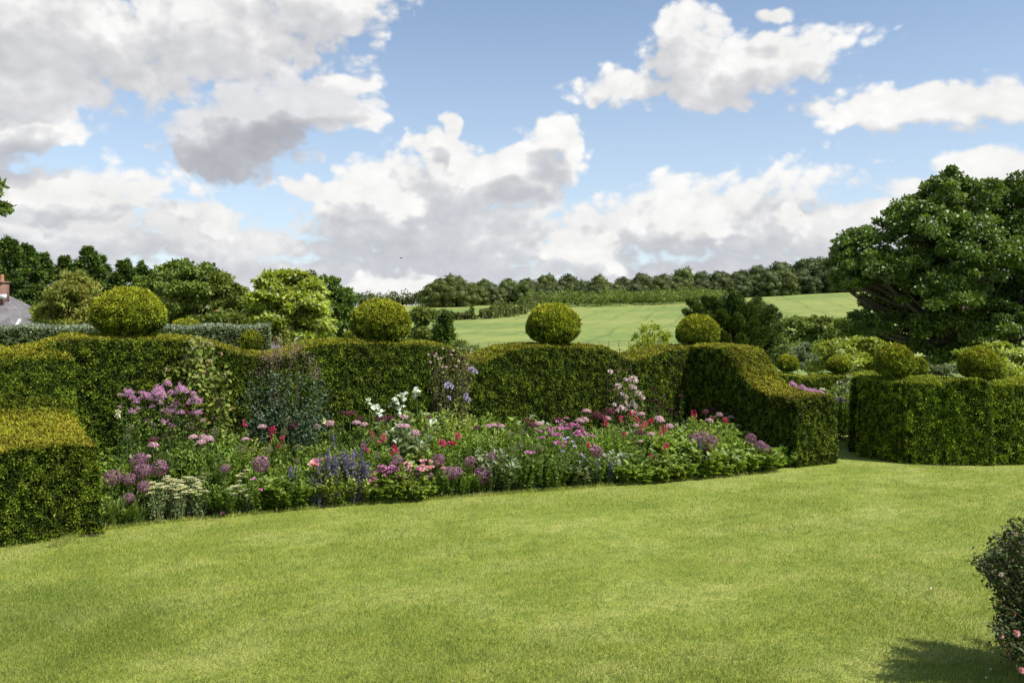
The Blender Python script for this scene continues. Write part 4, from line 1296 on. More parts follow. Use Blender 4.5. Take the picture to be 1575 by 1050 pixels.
def clump(kind, h=1.0, r=.3, nst=34, seed=0):
    """leafy plant, unit sized: leaves set all the way up arching stems"""
    spec = dict(lance=('lance', .085, .024, 26, 'oval', .25, .12), fern=('fern', .055, .016, 36, 'rhomb', .3, .05), broad=('broadl', .125, .068, 15, 'oval', .3, .3),
                grey=('greyl', .10, .045, 18, 'oval', .2, .15), lime=('limel', .055, .028, 26, 'oval', .2, .05), strap=('strapl', .34, .022, 3, 'strap', .1, .35),
                sage=('fern', .060, .034, 22, 'oval', .3, .1), sprig=('lance', .045, .016, 40, 'rhomb', .3, .0), mace=('macel', .12, .105, 9, 'round', .25, .25))[kind]
    matn, L, W, k, shape, fold, droop = spec
    mb = MB(); Ps, As, Ns, Rs, Ag = [], [], [], [], []
    for i in range(nst):
        a = rng.random() * 2 * pi; q = sqrt(rng.random())
        rr = r * q
        tip = A([cos(a) * rr, sin(a) * rr, h * (1 - .30 * q * q) * (.72 + .28 * rng.random())])
        b = A([cos(a) * rr * .35, sin(a) * rr * .35, 0])
        c = curve(b, tip, A([cos(a), sin(a), 0]) * rr * .08, 6)
        if kind != 'strap': tube(mb, c, np.linspace(.006, .003, 6), 3, 1, .5, cap=False)
        t = .12 + .88 * rng.random(k) ** .8
        if kind == 'strap': t = rng.random(k) * .12
        i0 = np.clip((t * 5).astype(int), 0, 4); fr = (t * 5 - i0)[:, None]
        P = c[i0] * (1 - fr) + c[i0 + 1] * fr
        ang = rng.random(k) * 2 * pi
        out = np.stack([np.cos(ang), np.sin(ang), np.zeros(k)], -1) + A([cos(a), sin(a), 0]) * .5 * q
        up = .35 + .5 * t[:, None] + rng.normal(size=(k, 1)) * .25
        if kind == 'strap': up = 2.0 + rng.random((k, 1)) * 2
        Ps.append(P); As.append(unit(out + A([0, 0, 1.]) * up)); Ns.append(unit(A([0, 0, 1.]) + out * -.4 + rand_unit(k) * .45))
        tn = rng.random() * .4
        Rs.append(np.clip(tn + rng.random(k) * .6, 0, 1)); Ag.append((rng.random(k) < .08) * .7 + (t > .9) * .25)
    P = np.concatenate(Ps); n = len(P); s = .65 + .6 * rng.random(n)
    Lh = L if kind != 'strap' else h * 1.05
    leaves(mb, P, np.concatenate(As), np.concatenate(Ns), Lh * s, W * s, shape, 0, np.concatenate(Rs), np.clip(np.concatenate(Ag), 0, 1), fold, droop)
    o = mb.build('clump_leaves', [M[matn], M['stem']])
    return o


records = []   # (root, description, px, f, py)


def base_at(px, f):
    """ground point in the bed: f=0 at the lawn edge, 1 at the hedge face"""
    e = edge_D(px); hp, _ = hedge_pt(px)
    D = e + (hp[1] - e) * f
    return A([px_x(px, D), D, .04 * f + (.0 if f > .05 else -.01)]), D


def rec(o, desc, cat, group, px, f, py=0):
    o['category'] = cat; o['group'] = group
    records.append((o, desc, px, f, py))


KIND = {'lance': ('leafy_plant', 'fresh green leafy perennial', 'plant', 'leafy perennials in the border'),
        'fern': ('feathery_plant', 'deep green fine leaved perennial', 'plant', 'fine leaved perennials in the border'),
        'broad': ('broad_leaf_plant', 'plant with big rounded leaves', 'plant', 'big leaved plants in the border'),
        'grey': ('silver_plant', 'silvery grey leaved plant', 'plant', 'silver plants in the border'),
        'lime': ('lime_plant', 'lime green small leaved plant', 'plant', 'lime green plants in the border'),
        'strap': ('strap_leaf_plant', 'tuft of arching strap leaves', 'plant', 'strap leaved tufts in the border'),
        'sage': ('dark_leaf_plant', 'dark green bushy perennial', 'plant', 'dark leaved perennials in the border'),
        'sprig': ('bushy_plant', 'small bushy green plant', 'plant', 'small bushy plants in the border'),
        'mace': ('plume_poppy', 'tall plant with large pale lobed leaves', 'plant', 'large pale leaved plants in the border')}
# meshes are one unit tall; build per-height variants so that leaves are not squashed
def clump_set(kind, hts):
    return [(h, clump(kind, h, .16 + .26 * h ** .6, int(26 + 26 * h) if kind != 'mace' else 16)) for h in hts]


HTS = (.32, .58, .85)
CLS = {k_: clump_set(k_, HTS if k_ not in ('mace',) else (.7, 1.0)) for k_ in KIND}
first = set()


def put_clump(kind, px, f, h, wide=1.0):
    p, D = base_at(px, f)
    hh, src = min(CLS[kind], key=lambda q: abs(q[0] - h))
    if src.name in first: root = src.copy(); col.objects.link(root)
    else: root = src
    first.add(src.name)
    nm, desc, cat, grp = KIND[kind]
    if root is src: src['_k'] = 1
    root.location = p; root.rotation_euler = (0, 0, random.random() * 6.28)
    s = h / hh
    root.scale = (wide * sqrt(s), wide * sqrt(s), s)
    size = 'low' if h < .42 else ('knee-high' if h < .72 else 'tall')
    rec(root, size + ' ' + desc, cat, grp, px, f)
    root['_n'] = nm
    return root


TOPY = [(140, 745), (170, 700), (200, 668), (260, 655), (330, 655), (400, 668), (460, 664), (520, 658), (560, 645), (600, 635), (640, 620), (680, 618), (720, 628), (760, 640), (800, 646),
        (850, 652), (900, 652), (950, 648), (1000, 643), (1050, 643), (1100, 638), (1130, 641), (1160, 668), (1190, 695), (1222, 722)]


def back_h(px):
    ty = np.interp(px, [q[0] for q in TOPY], [q[1] for q in TOPY])
    _, D = base_at(px, .72)
    return float(py_z(ty, D))


ZONES = [  # px range, kinds front, mid, back
    (120, 175, ['strap', 'lime', 'strap'], ['fern', 'lance'], ['fern', 'lance']),
    (175, 225, ['strap', 'strap', 'sprig'], ['lance', 'sage'], ['fern', 'lance']),
    (225, 330, ['sprig', 'fern'], ['fern', 'lance'], ['fern', 'lance', 'sage']),
    (330, 410, ['sprig', 'grey', 'sage'], ['lance', 'lime'], ['lance', 'sage']),
    (410, 490, ['broad', 'lance', 'lance', 'fern', 'grey'], ['lance', 'lance', 'sage'], ['lance', 'lime']),
    (490, 580, ['lime', 'sage', 'lance', 'lime'], ['fern', 'sage', 'lance'], ['lance', 'fern', 'sage']),
    (580, 660, ['broad', 'lime', 'sprig'], ['lance', 'lance', 'grey', 'sage'], ['lance', 'lime', 'mace']),
    (660, 730, ['sage', 'fern', 'sprig'], ['broad', 'lance', 'lime'], ['mace', 'lime', 'lance']),
    (730, 800, ['grey', 'sage', 'strap'], ['lance', 'lime', 'fern'], ['broad', 'lance']),
    (800, 880, ['fern', 'sage', 'sage'], ['fern', 'lance'], ['lance', 'fern', 'grey']),
    (880, 960, ['sage', 'strap', 'lance', 'grey'], ['fern', 'strap', 'lance'], ['lance', 'strap', 'fern']),
    (960, 1060, ['broad', 'lance', 'lance', 'sage'], ['lance', 'broad', 'strap', 'lance', 'grey'], ['lance', 'sage', 'fern']),
    (1060, 1150, ['broad', 'lance', 'lime'], ['lance', 'lime', 'lance', 'broad'], ['lance', 'lime', 'grey']),
    (1150, 1222, ['strap', 'lance', 'broad'], ['broad', 'strap', 'lance'], ['lance', 'fern'])]


def top_y(px, f):
    ey = HZ + EYE * FPX / edge_D(px); ty = np.interp(px, [q[0] for q in TOPY], [q[1] for q in TOPY])
    return ey - 40 + (ty - ey + 40) * min(1.0, f / .8) ** .85


def line_h(px, f, jit=15):
    _, D = base_at(px, f)
    return max(.2, float(py_z(top_y(px, f) + random.uniform(-jit, jit * .9), D)))


def kind_at(px, row):
    for a, b, *ks in ZONES:
        if a <= px < b: return random.choice(ks[row])
    return 'lance'


random.seed(12)
for f, step, row in ((.09, 19, 0), (.27, 25, 0), (.46, 27, 1), (.64, 27, 1), (.80, 26, 2)):
    px = 126 + random.random() * 10
    while px < 1216:
        if f > .4 and px > 1195: break
        hb = back_h(px)
        h = line_h(px, f) * random.uniform(.97, 1.03)
        kd = kind_at(px, row)
        if row == 0 and (228 < px < 316 or 350 < px < 396): px += step; continue
        if kd == 'mace': h = max(h, .7)
        put_clump(kd, px, f + random.uniform(-.04, .04), min(h, 1.15))
        px += step * random.uniform(.85, 1.15)
for px, f, h in ((600, .78, 1.0), (625, .85, 1.1), (648, .8, 1.1), (672, .82, 1.05), (655, .62, .85), (690, .78, 1.0), (700, .6, .8), (665, .7, .9)):
    put_clump('mace', px, f, h)
for px, f, h in ((965, .06, .36), (985, .04, .3), (1010, .05, .34), (1035, .06, .36), (1060, .05, .33), (1085, .06, .36), (1110, .05, .32), (1135, .07, .36), (1160, .08, .32), (1000, .2, .45), (1050, .22, .5), (1100, .2, .5), (605, .06, .3), (622, .08, .34), (588, .07, .3), (640, .05, .26)):
    put_clump('broad', px, f, h)
for px, f, h in ((150, .3, .42), (164, .12, .34), (180, .1, .42), (196, .12, .4), (205, .06, .3), (1195, .3, .3), (1208, .2, .25), (938, .5, .75), (925, .55, .8), (945, .6, .8), (768, .3, .42)):
    put_clump('strap', px, f, h)

# ---- flowers on stems: parts stem and flower_head
def head_globe(r, n, L, W, mat, center=True, flat=1.0, dome=False, inner=.0):
    mb = MB()
    d = rand_unit(n)
    if dome: d[:, 2] = np.abs(d[:, 2]) - .15; d = unit(d)
    rr = r * (inner + (1 - inner) * rng.random((n, 1)) ** .35)
    P = d * rr * A([1, 1, flat])
    leaves(mb, P, unit(np.cross(d, rand_unit(n)) + d * .4), d, L, W, 'rhomb', 0, np.clip(.15 + .55 * rng.random(n) + .3 * d[:, 2], 0, 1), 0, .3)
    if center:      # green ovary and flower stalks
        k = 26; e = rand_unit(k)
        if dome: e[:, 2] = np.abs(e[:, 2])
        V = np.concatenate([[(0, 0, 0)] * k, e * r * .9 * A([1, 1, flat]), e * r * .9 * A([1, 1, flat]) + A([.003, .002, .0])]).reshape(3, k, 3).transpose(1, 0, 2).reshape(-1, 3)
        mb.add(V, np.arange(3 * k).reshape(-1, 3), 1)
    return mb


def fluffy():
    mb = MB()
    for i in range(15):
        a = rng.random() * 6.28; q = sqrt(rng.random()) * .12; c = A([cos(a) * q, sin(a) * q, .05 - q * q * 4 + rng.normal() * .022])
        n = 60; P = c + rand_unit(n) * (.034 * rng.random((n, 1)) ** .4)
        leaves(mb, P, rand_unit(n), rand_unit(n), .013, .009, 'rhomb', 0, np.clip(rng.random(n) * .7 + .3 * rng.random(), 0, 1), 0, .3)
        tube(mb, [(0, 0, -.09), c * A([.5, .5, .2]), c], .0022, 3, 1, .5, cap=False)
    return mb


HEADS = {}
def get_head(key):
    if key in HEADS: return HEADS[key].copy(), False
    mb_mat = {'allium': (lambda: head_globe(.10, 420, .030, .012, 0, inner=.72), 'p_allium'),
              'maroon': (lambda: head_globe(.075, 380, .016, .011, 0, dome=True, flat=.75), 'p_maroon'),
              'mauve': (lambda: head_globe(.068, 380, .016, .011, 0, dome=True, flat=.72), 'p_mauve'),
              'seed': (lambda: head_globe(.07, 260, .014, .009, 0, inner=.5), 'p_seed'),
              'lilac': (fluffy, 'p_lilac')}[key]
    mb = mb_mat[0](); o = mb.build('flower_head', [M[mb_mat[1]], M['stem']])
    HEADS[key] = o
    return o, True


mb = MB(); tube(mb, [(0, 0, 0), (.012, 0, .5), (0, 0, 1)], [.0065, .0055, .005], 4, 0); STEM = mb.build('stem', M['stem'])
stem_used = [False]


def stem_part(root, h, tip=(0, 0)):
    o = STEM if not stem_used[0] else STEM.copy()
    if stem_used[0]: col.objects.link(o)
    stem_used[0] = True
    o.parent = root; o.scale = (1.2, 1.2, h); o.rotation_euler = (0, 0, random.random() * 6.28)
    return o


def ball_flower(key, name, desc, cat, grp, px, py, rpx, f):
    p, D = base_at(px, f)
    z = py_z(py, D)
    if z < .15: z = .15
    root = empty(name, p)
    h = z - p[2]
    stem_part(root, h)
    o, isnew = get_head(key)
    if not isnew: col.objects.link(o)
    o.parent = root; o.location = (0, 0, h)
    ref = {'allium': .10, 'maroon': .075, 'mauve': .068, 'seed': .07, 'lilac': .15}[key]
    s = rpx / FPX * D / ref
    o.scale = (s, s, s * random.uniform(.85, 1.0)); o.rotation_euler = (random.uniform(-.2, .2), random.uniform(-.2, .2), random.random() * 6.28)
    rec(root, desc, cat, grp, px, f, py)


def depth_for(py, px, lo=.3, hi=.95):
    """flowers that reach higher in the picture stand further back"""
    fs = np.linspace(.02, .8, 40); ys_ = A([top_y(px, q) for q in fs])
    return float(np.clip(np.interp(-(py + 10), -ys_, fs) - .05, .04, .8))


for px, py, r in ((173, 734, 13), (213, 708, 12), (219, 724, 12), (245, 719, 12), (199, 736, 9), (221, 748, 9), (198, 766, 8.5), (346, 720, 7), (401, 713, 12), (611, 707, 8), (675, 706, 9),
                  (691, 728, 11), (702, 727, 10), (742, 729, 12.5), (723, 709, 8.5), (756, 701, 6), (918, 694, 9), (1069, 674, 9), (1081, 672, 9.5), (1094, 678, 9), (1090, 690, 8), (1155, 674, 8),
                  (1169, 686, 8.5), (1177, 690, 7), (1194, 680, 9), (1203, 690, 5), (660, 731, 6), (1120, 700, 5)):
    ball_flower('allium', 'allium', 'purple starry allium globe', 'flower', 'purple allium globes', px, py, r, depth_for(py, px))
for px, py, r in ((528, 635, 5.5), (539, 637, 8), (554, 644, 5.5), (452, 656, 9), (583, 646, 6), (592, 644, 8), (601, 643, 6), (811, 646, 6), (818, 655, 8), (858, 645, 5), (733, 658, 5), (765, 654, 6),
                  (917, 640, 10), (927, 643, 9), (938, 633, 9), (1085, 634, 6), (1098, 630, 6), (1095, 643, 5.5), (984, 666, 8), (236, 677, 8), (657, 657, 4), (660, 641, 4), (1015, 641, 4), (1033, 629, 4)):
    ball_flower('maroon', 'masterwort', 'dark maroon drumstick flower', 'flower', 'dark maroon drumstick flowers', px, py, r, depth_for(py, px, .35))
for px, py, r in ((403, 657, 7), (486, 657, 7.5), (507, 652, 7.5), (548, 651, 7), (560, 653, 6), (622, 642, 6.5), (616, 656, 7), (624, 656, 7), (639, 666, 7.5), (750, 656, 6), (759, 655, 6), (770, 656, 6.5), (829, 652, 6.5),
                  (902, 633, 7), (891, 648, 7), (899, 646, 7), (934, 644, 6), (1107, 638, 6), (1116, 630, 5.5), (1121, 636, 7), (1131, 636, 5), (1143, 642, 5.5), (1091, 647, 6), (1124, 642, 5), (1013, 645, 8), (1017, 648, 6),
                  (1029, 656, 7), (986, 637, 6), (985, 679, 4), (1001, 668, 6), (978, 655, 5), (377, 676, 6), (297, 673, 7), (313, 673, 7), (321, 676, 8), (309, 681, 7), (236, 685, 8), (228, 702, 4.5)):
    ball_flower('mauve', 'drumstick_allium', 'pale mauve pink dome flower', 'flower', 'pale mauve pink dome flowers', px, py, r, depth_for(py, px, .35))
for px, py, r in ((200, 660, 9), (258, 641, 7), (442, 648, 8), (452, 651, 8), (408, 693, 7), (414, 693, 6), (437, 664, 6), (457, 688, 6), (456, 709, 5.5), (509, 667, 6), (573, 675, 7.5), (582, 700, 7), (578, 702, 6), (646, 665, 5), (648, 686, 6),
                  (786, 668, 6), (799, 684, 6.5), (789, 690, 5.5), (826, 688, 8), (832, 690, 6), (802, 664, 6), (774, 694, 5), (655, 688, 5), (1102, 675, 6), (330, 664, 8), (292, 655, 7), (196, 672, 6), (370, 690, 8), (387, 692, 6)):
    ball_flower('seed', 'allium_seedhead', 'olive green seedhead', 'flower', 'olive green seedheads', px, py, r, depth_for(py, px, .35))

# ---- plants with several heads: thalictrum
def multi_head(name, desc, cat, grp, heads, f, key, leafmat='lance', stem_r=.006, px0=None):
    """heads: (px, py, rpx)"""
    pxm = px0 or np.mean([h[0] for h in heads])
    p, D0_ = base_at(pxm, f); root = empty(name, p)
    mbs = MB(); tips = []
    for (px, py, r) in heads:
        D = D0_ + random.uniform(-.18, .18)
        tip = A([px_x(px, D), D, py_z(py, D)]) - p
        tips.append(tip)
        o, isnew = get_head(key)
        if not isnew: col.objects.link(o)
        o.name = 'flower_cluster'
        o.parent = root; o.location = tip; s = r / FPX * D / .15
        o.scale = (s, s, s); o.rotation_euler = (random.uniform(-.3, .3), random.uniform(-.3, .3), random.random() * 6)
    stems_mesh(mbs, tips, stem_r, 0, .06); mbs.build('stem', M['stem'], root)
    mb = MB(); n = 420; P = []
    for t in tips:
        k = n // len(tips); q = rng.random((k, 1)) * .85; P.append(t * q + rng.normal(size=(k, 3)) * A([.07, .07, .03]))
    P = np.concatenate(P); n = len(P)
    leaves(mb, P, rand_unit(n) + A([0, 0, -.1]), A([0, 0, 1.]) + rand_unit(n) * .5, .035, .028, 'rhomb', 0); mb.build('leaves', M[leafmat], root)
    rec(root, desc, cat, grp, float(pxm), f, min(h[1] for h in heads))
    return root


TL = 'tall meadow rue with fluffy lilac heads'
for heads, f in (([(195, 604, 12), (186, 607, 5), (205, 611, 7), (184, 625, 4), (203, 632, 8)], .78),
                 ([(222, 607, 10), (231, 612, 10), (240, 600, 14), (250, 607, 12), (215, 613, 6), (226, 648, 9), (237, 653, 5)], .74),
                 ([(256, 589, 9), (249, 596, 8), (264, 604, 9), (277, 598, 14), (286, 601, 9), (270, 622, 9), (256, 629, 9)], .78),
                 ([(296, 605, 7), (299, 612, 9), (292, 618, 12), (304, 616, 8), (310, 612, 5), (312, 646, 5), (298, 634, 9), (307, 634, 8)], .76),
                 ([(268, 632, 8), (278, 634, 8), (258, 650, 8), (265, 655, 6), (250, 647, 6), (246, 620, 6)], .70),
                 ([(216, 603, 5), (208, 617, 7), (212, 628, 5), (243, 612, 10), (234, 624, 6)], .8)):
    multi_head('meadow_rue', TL, 'flower', 'lilac meadow rue', heads, f, 'lilac')


# spikes and dotted plants
def spike_plant(name, desc, cat, grp, spikes, f, mat, flL=.02, flW=.016, nfl=60, w=.022, leafmat='fern', leaf=True, body=.9):
    """spikes: (px, y_top, y_bottom_of_flowers)"""
    pxm = float(np.mean([s[0] for s in spikes])); f = min(f, depth_for(np.mean([s[2] for s in spikes]), pxm)); p, D0_ = base_at(pxm, f); root = empty(name, p)
    mbs = MB(); tips = []
    for (px, y0, y1) in spikes:
        D = D0_ + random.uniform(-.12, .12); top = A([px_x(px, D), D, py_z(y0, D)]) - p; top[2] = max(top[2], .12)
        ln = (y1 - y0) / FPX * D; tips.append(top)
        mb = MB(); t = rng.random(nfl); P = top - A([0, 0, 1.]) * (t * ln)[:, None] + rng.normal(size=(nfl, 3)) * w * (.35 + .65 * t[:, None]) * A([1, 1, .3])
        leaves(mb, P, rand_unit(nfl) + A([0, 0, .1]), rand_unit(nfl), flL, flW, 'oval', 0, rng.random(nfl), 0, .3)
        tube(mb, [top - A([0, 0, ln]), top], .004, 3, 0, .2)
        mb.build('flower_spike', M[mat], root)
    stems_mesh(mbs, tips, .004, 0, .05); mbs.build('stem', M['stem'], root)
    if leaf:
        mb = MB(); k = int(60 * len(tips) ** .5) * 2; i = rng.integers(0, len(tips), k); q = rng.random((k, 1)) * body
        P = A(tips)[i] * q + rng.normal(size=(k, 3)) * A([.035, .035, .02])
        leaves(mb, P, rand_unit(k) + A([0, 0, .5]), A([0, 0, 1.]) + rand_unit(k) * .6, .05, .018, 'oval', 0); mb.build('leaves', M[leafmat], root)
    rec(root, desc, cat, grp, pxm, f, min(s[1] for s in spikes))


R_ = random.uniform
for c_, f, n_, y0 in ((500, .42, 8, 695), (512, .38, 8, 705), (525, .40, 9, 698), (537, .36, 9, 700), (549, .42, 8, 702), (563, .40, 7, 703), (486, .30, 6, 735), (508, .28, 6, 740), (545, .25, 6, 728)):
    spike_plant('blue_sage', 'violet blue sage with thin upright spikes', 'flower', 'violet blue sages', [(c_ + R_(-9, 9), y0 + R_(-8, 12), y0 + R_(22, 45)) for _ in range(n_)], f, 'p_blue', .016, .012, 70, .016, 'greyl')
spike_plant('blue_sage', 'violet blue sage with thin upright spikes', 'flower', 'violet blue sages', [(514, 670, 688), (546, 690, 705), (556, 680, 700), (562, 676, 695)], .7, 'p_blue', .016, .012, 50, .014, 'greyl')
for c_, y0, f in ((1077, 680, .35), (1062, 705, .3), (1073, 690, .3), (450, 717, .2), (915, 712, .2), (940, 714, .2)):
    spike_plant('blue_sage', 'violet blue sage with thin upright spikes', 'flower', 'violet blue sages', [(c_ + R_(-6, 6), y0 + R_(-4, 6), y0 + R_(15, 25)) for _ in range(5)], f, 'p_blue', .016, .012, 40, .016, 'fern')
GL = 'crimson red spike flower'
for sp, f in (([(376, 645, 656)], .75), ([(415, 656, 668), (421, 655, 665), (418, 663, 676)], .7), ([(430, 683, 690), (435, 670, 678)], .6), ([(572, 660, 672)], .72), ([(587, 668, 680), (591, 666, 678)], .68),
              ([(606, 684, 690), (609, 686, 696), (603, 692, 698)], .55), ([(677, 677, 684), (682, 676, 683), (684, 680, 686)], .6), ([(694, 678, 686), (697, 676, 684)], .6), ([(703, 666, 674), (706, 668, 676)], .68),
              ([(970, 630, 645), (976, 633, 648), (981, 640, 652)], .7), ([(990, 643, 662), (994, 650, 658), (986, 655, 668)], .6), ([(1003, 642, 648), (1000, 645, 652)], .7), ([(1016, 655, 668), (1021, 660, 668), (1024, 652, 664)], .6),
              ([(1026, 682, 688), (1022, 686, 692)], .4), ([(1065, 630, 645), (1070, 632, 645)], .72), ([(1114, 642, 648), (1117, 643, 650)], .65), ([(960, 665, 670), (955, 640, 648)], .6), ([(1002, 700, 706)], .3),
              ([(560, 685, 690), (565, 690, 696)], .5), ([(930, 640, 655), (934, 645, 660)], .66), ([(905, 682, 688)], .5), ([(889, 738, 743)], .1)):
    spike_plant('penstemon', GL, 'flower', 'crimson spike flowers', sp, f, 'p_red', .034, .026, 16, .016, 'lance')
# small crimson buttons floating through the meadow rue
def dots(name, desc, cat, grp, pts, f, mat, r=.022, n=22, leafmat='fern', L=.02):
    pxm = float(np.mean([s[0] for s in pts])); f = min(f, depth_for(np.mean([s[1] for s in pts]), pxm)) if max(s[1] for s in pts) > 650 and 'burnet' not in name else f
    p, D0_ = base_at(pxm, f); root = empty(name, p); tips = []; mbs = MB()
    for (px, py) in pts:
        D = D0_ + random.uniform(-.12, .12); t = A([px_x(px, D), D, py_z(py, D)]) - p; t[2] = max(t[2], .06); tips.append(t)
        mb = MB(); d = rand_unit(n); d[:, 2] = np.abs(d[:, 2])
        leaves(mb, t + d * r * .2, unit(d + A([0, -.2, 0])), unit(A([0, -.5, 1.]) + rand_unit(n) * .3), r * (.8 + .4 * rng.random(n)), r * .7, 'oval', 0, rng.random(n), 0, .2)
        mb.build('flower_head', M[mat], root)
    stems_mesh(mbs, tips, .003, 0, .05); mbs.build('stem', M['stem'], root)
    mb = MB(); k = 90; i = rng.integers(0, len(tips), k); q = rng.random((k, 1)) * .8
    P = A(tips)[i] * q + rng.normal(size=(k, 3)) * .04
    leaves(mb, P, rand_unit(k) + A([0, 0, .4]), A([0, 0, 1.]) + rand_unit(k) * .6, .045, .018, 'oval', 0); mb.build('leaves', M[leafmat], root)
    rec(root, desc, cat, grp, pxm, f, min(s[1] for s in pts))


for cx_, cy_, k in ((250, 645, 8), (275, 630, 8), (295, 645, 8), (262, 665, 7), (300, 665, 6), (325, 630, 6), (310, 690, 5)):
    dots('burnet', 'small dark crimson button flowers on wiry stems', 'flower', 'dark crimson buttons', [(cx_ + R_(-16, 16), cy_ + R_(-16, 16)) for _ in range(k)], .66, 'p_maroon', .024)
for cx_, cy_, k, f in ((852, 666, 9, .5), (868, 655, 8, .62), (880, 660, 9, .6), (895, 666, 8, .55), (860, 682, 5, .45), (902, 672, 5, .5), (912, 690, 3, .4), (838, 668, 5, .6), (875, 650, 5, .66), (810, 700, 3, .4)):
    dots('campion', 'bright magenta pink campion', 'flower', 'magenta campions', [(cx_ + R_(-12, 12), cy_ + R_(-7, 7)) for _ in range(k)], f, 'p_magenta', .036, leafmat='lance')
dots('white_campion', 'pale lilac small daisies', 'flower', None or 'pale lilac daisies', [(868, 676), (874, 674), (884, 687), (894, 700), (865, 695), (880, 680), (898, 703)], .45, 'p_clem', .03)
for pts, f in (([(343, 793), (391, 738)], .12), ([(522, 764), (562, 770)], .1), ([(530, 757), (400, 754)], .14), ([(1130, 724), (1126, 714)], .12), ([(1090, 706), (1152, 726)], .15), ([(1170, 730), (412, 751)], .1)):
    for q in pts: dots('cranesbill', 'low magenta cranesbill flower', 'flower', 'magenta cranesbills', [q], f, 'p_magenta', .036, leafmat='lance')
for cx_, cy_, k, f in ((585, 725, 9, .22), (596, 722, 9, .25), (607, 722, 8, .28), (616, 726, 6, .25), (568, 748, 5, .14), (575, 752, 5, .12), (635, 730, 5, .2), (580, 733, 8, .2)):
    dots('dames_rocket', 'violet pink sweet rocket cluster', 'flower', 'violet pink sweet rocket', [(cx_ + R_(-8, 8), cy_ + R_(-9, 9)) for _ in range(k)], f, 'p_magenta', .034, 26, leafmat='lance')
for cx_, cy_, k, f in ((656, 713, 4, .3), (660, 720, 5, .25), (652, 722, 4, .25), (628, 714, 3, .35), (677, 718, 4, .25), (686, 742, 1, .15)):
    dots('pink_daisy', 'clear pink small flower', 'flower', 'clear pink flowers', [(cx_ + R_(-7, 7), cy_ + R_(-5, 5)) for _ in range(k)], f, 'p_pink', .036, leafmat='fern')

# yarrow: flat cream heads over silvery leaves
def yarrow(pxc, pyt, wpx, f, nh, h_lo=.0):
    p, D = base_at(pxc, f); root = empty('yarrow', p); tips = []
    R = wpx / 2 / FPX * D; H = py_z(pyt, D)
    for i in range(nh):
        a = rng.random() * 6.28; q = sqrt(rng.random()); t = A([cos(a) * R * q, sin(a) * R * q * .7, H * (1 - .22 * q * q) * R_(.86, 1.0)]); tips.append(t)
        mb = MB(); k = 44; e = rng.normal(size=(k, 2)) * .020
        P = t + np.stack([e[:, 0], e[:, 1], rng.random(k) * .006], -1)
        leaves(mb, P, rand_unit(k) * A([1, 1, .3]), A([0, 0, 1.]) + rand_unit(k) * .3, .016, .014, 'rhomb', 0); mb.build('flower_head', M['p_cream'], root)
    mbs = MB(); stems_mesh(mbs, tips, .004, 0, R * .4); mbs.build('stem', M['greyl'], root)
    mb = MB(); k = 40 * nh; i = rng.integers(0, nh, k); q = rng.random((k, 1)) ** .7 * .95
    P = A(tips)[i] * q * A([1, 1, 1]) + rng.normal(size=(k, 3)) * .022
    P[:, :2] = A(tips)[i][:, :2] * (.45 + .55 * q) + rng.normal(size=(k, 2)) * .02
    leaves(mb, P, rand_unit(k) + A([0, 0, .6]), rand_unit(k) + A([0, 0, .5]), .05, .016, 'oval', 0, rng.random(k), 0, .25); mb.build('leaves', M['greyl'], root)
    rec(root, 'silvery yarrow with flat cream heads', 'flower', 'cream yarrows', pxc, f, pyt)


for q in ((240, 738, 36, .06, 18), (262, 731, 42, .13, 24), (290, 731, 42, .12, 24), (306, 742, 26, .05, 12), (272, 748, 34, .05, 12), (318, 726, 22, .3, 8), (362, 744, 34, .10, 13), (384, 750, 34, .07, 13), (376, 722, 26, .32, 8), (350, 705, 24, .4, 7), (776, 716, 22, .22, 9), (792, 712, 24, .2, 10), (783, 735, 30, .1, 10), (958, 712, 18, .12, 5)):
    yarrow(*q)

# single specimens
dots('peony', 'pale pink peony with a cream heart', 'flower', 'pale peonies', [(484, 716)], .35, 'p_pink', .085, 60)
dots('peony', 'small pale peach double flower', 'flower', 'pale peonies', [(505, 706), (498, 708)], .4, 'p_pink', .04, 30)
spike_plant('foxtail_lily', 'cream pointed flower spike above the left alliums', 'flower', None or 'cream spikes', [(182, 630, 642)], .55, 'p_cream', .028, .02, 30, .02, 'strapl', leaf=False)
spike_plant('foxtail_lily', 'cream lupin spike in front of the burgundy buttons', 'flower', 'cream spikes', [(214, 646, 656), (499, 643, 652)], .6, 'p_cream', .026, .02, 26, .02, 'strapl', leaf=False)
for px, py in ((567, 621), (582, 634), (606, 617), (640, 603), (612, 630), (618, 610)):
    p, D = base_at(px, .85); root = empty('plume_poppy', p); t = A([0, 0, py_z(py, D)]) - A([0, 0, p[2]])
    mb = MB(); tube(mb, curve((0, 0, 0), t, A([.03, 0, 0]), 4), .008, 5); mb.build('stem', M['stem'], root)
    mb = MB(); k = 7; leaves(mb, t + rng.normal(size=(k, 3)) * .03, rand_unit(k) + A([0, -.4, .2]), rand_unit(k) * .5 + A([0, -.3, 1.]), .095, .075, 'round', 0, .8 + .2 * rng.random(k), 1.0, .3); mb.build('leaves', M['greyl'], root)
    rec(root, 'tall stem topped by chalky white leaves', 'plant', 'chalky topped plume stems', px, .85, py)

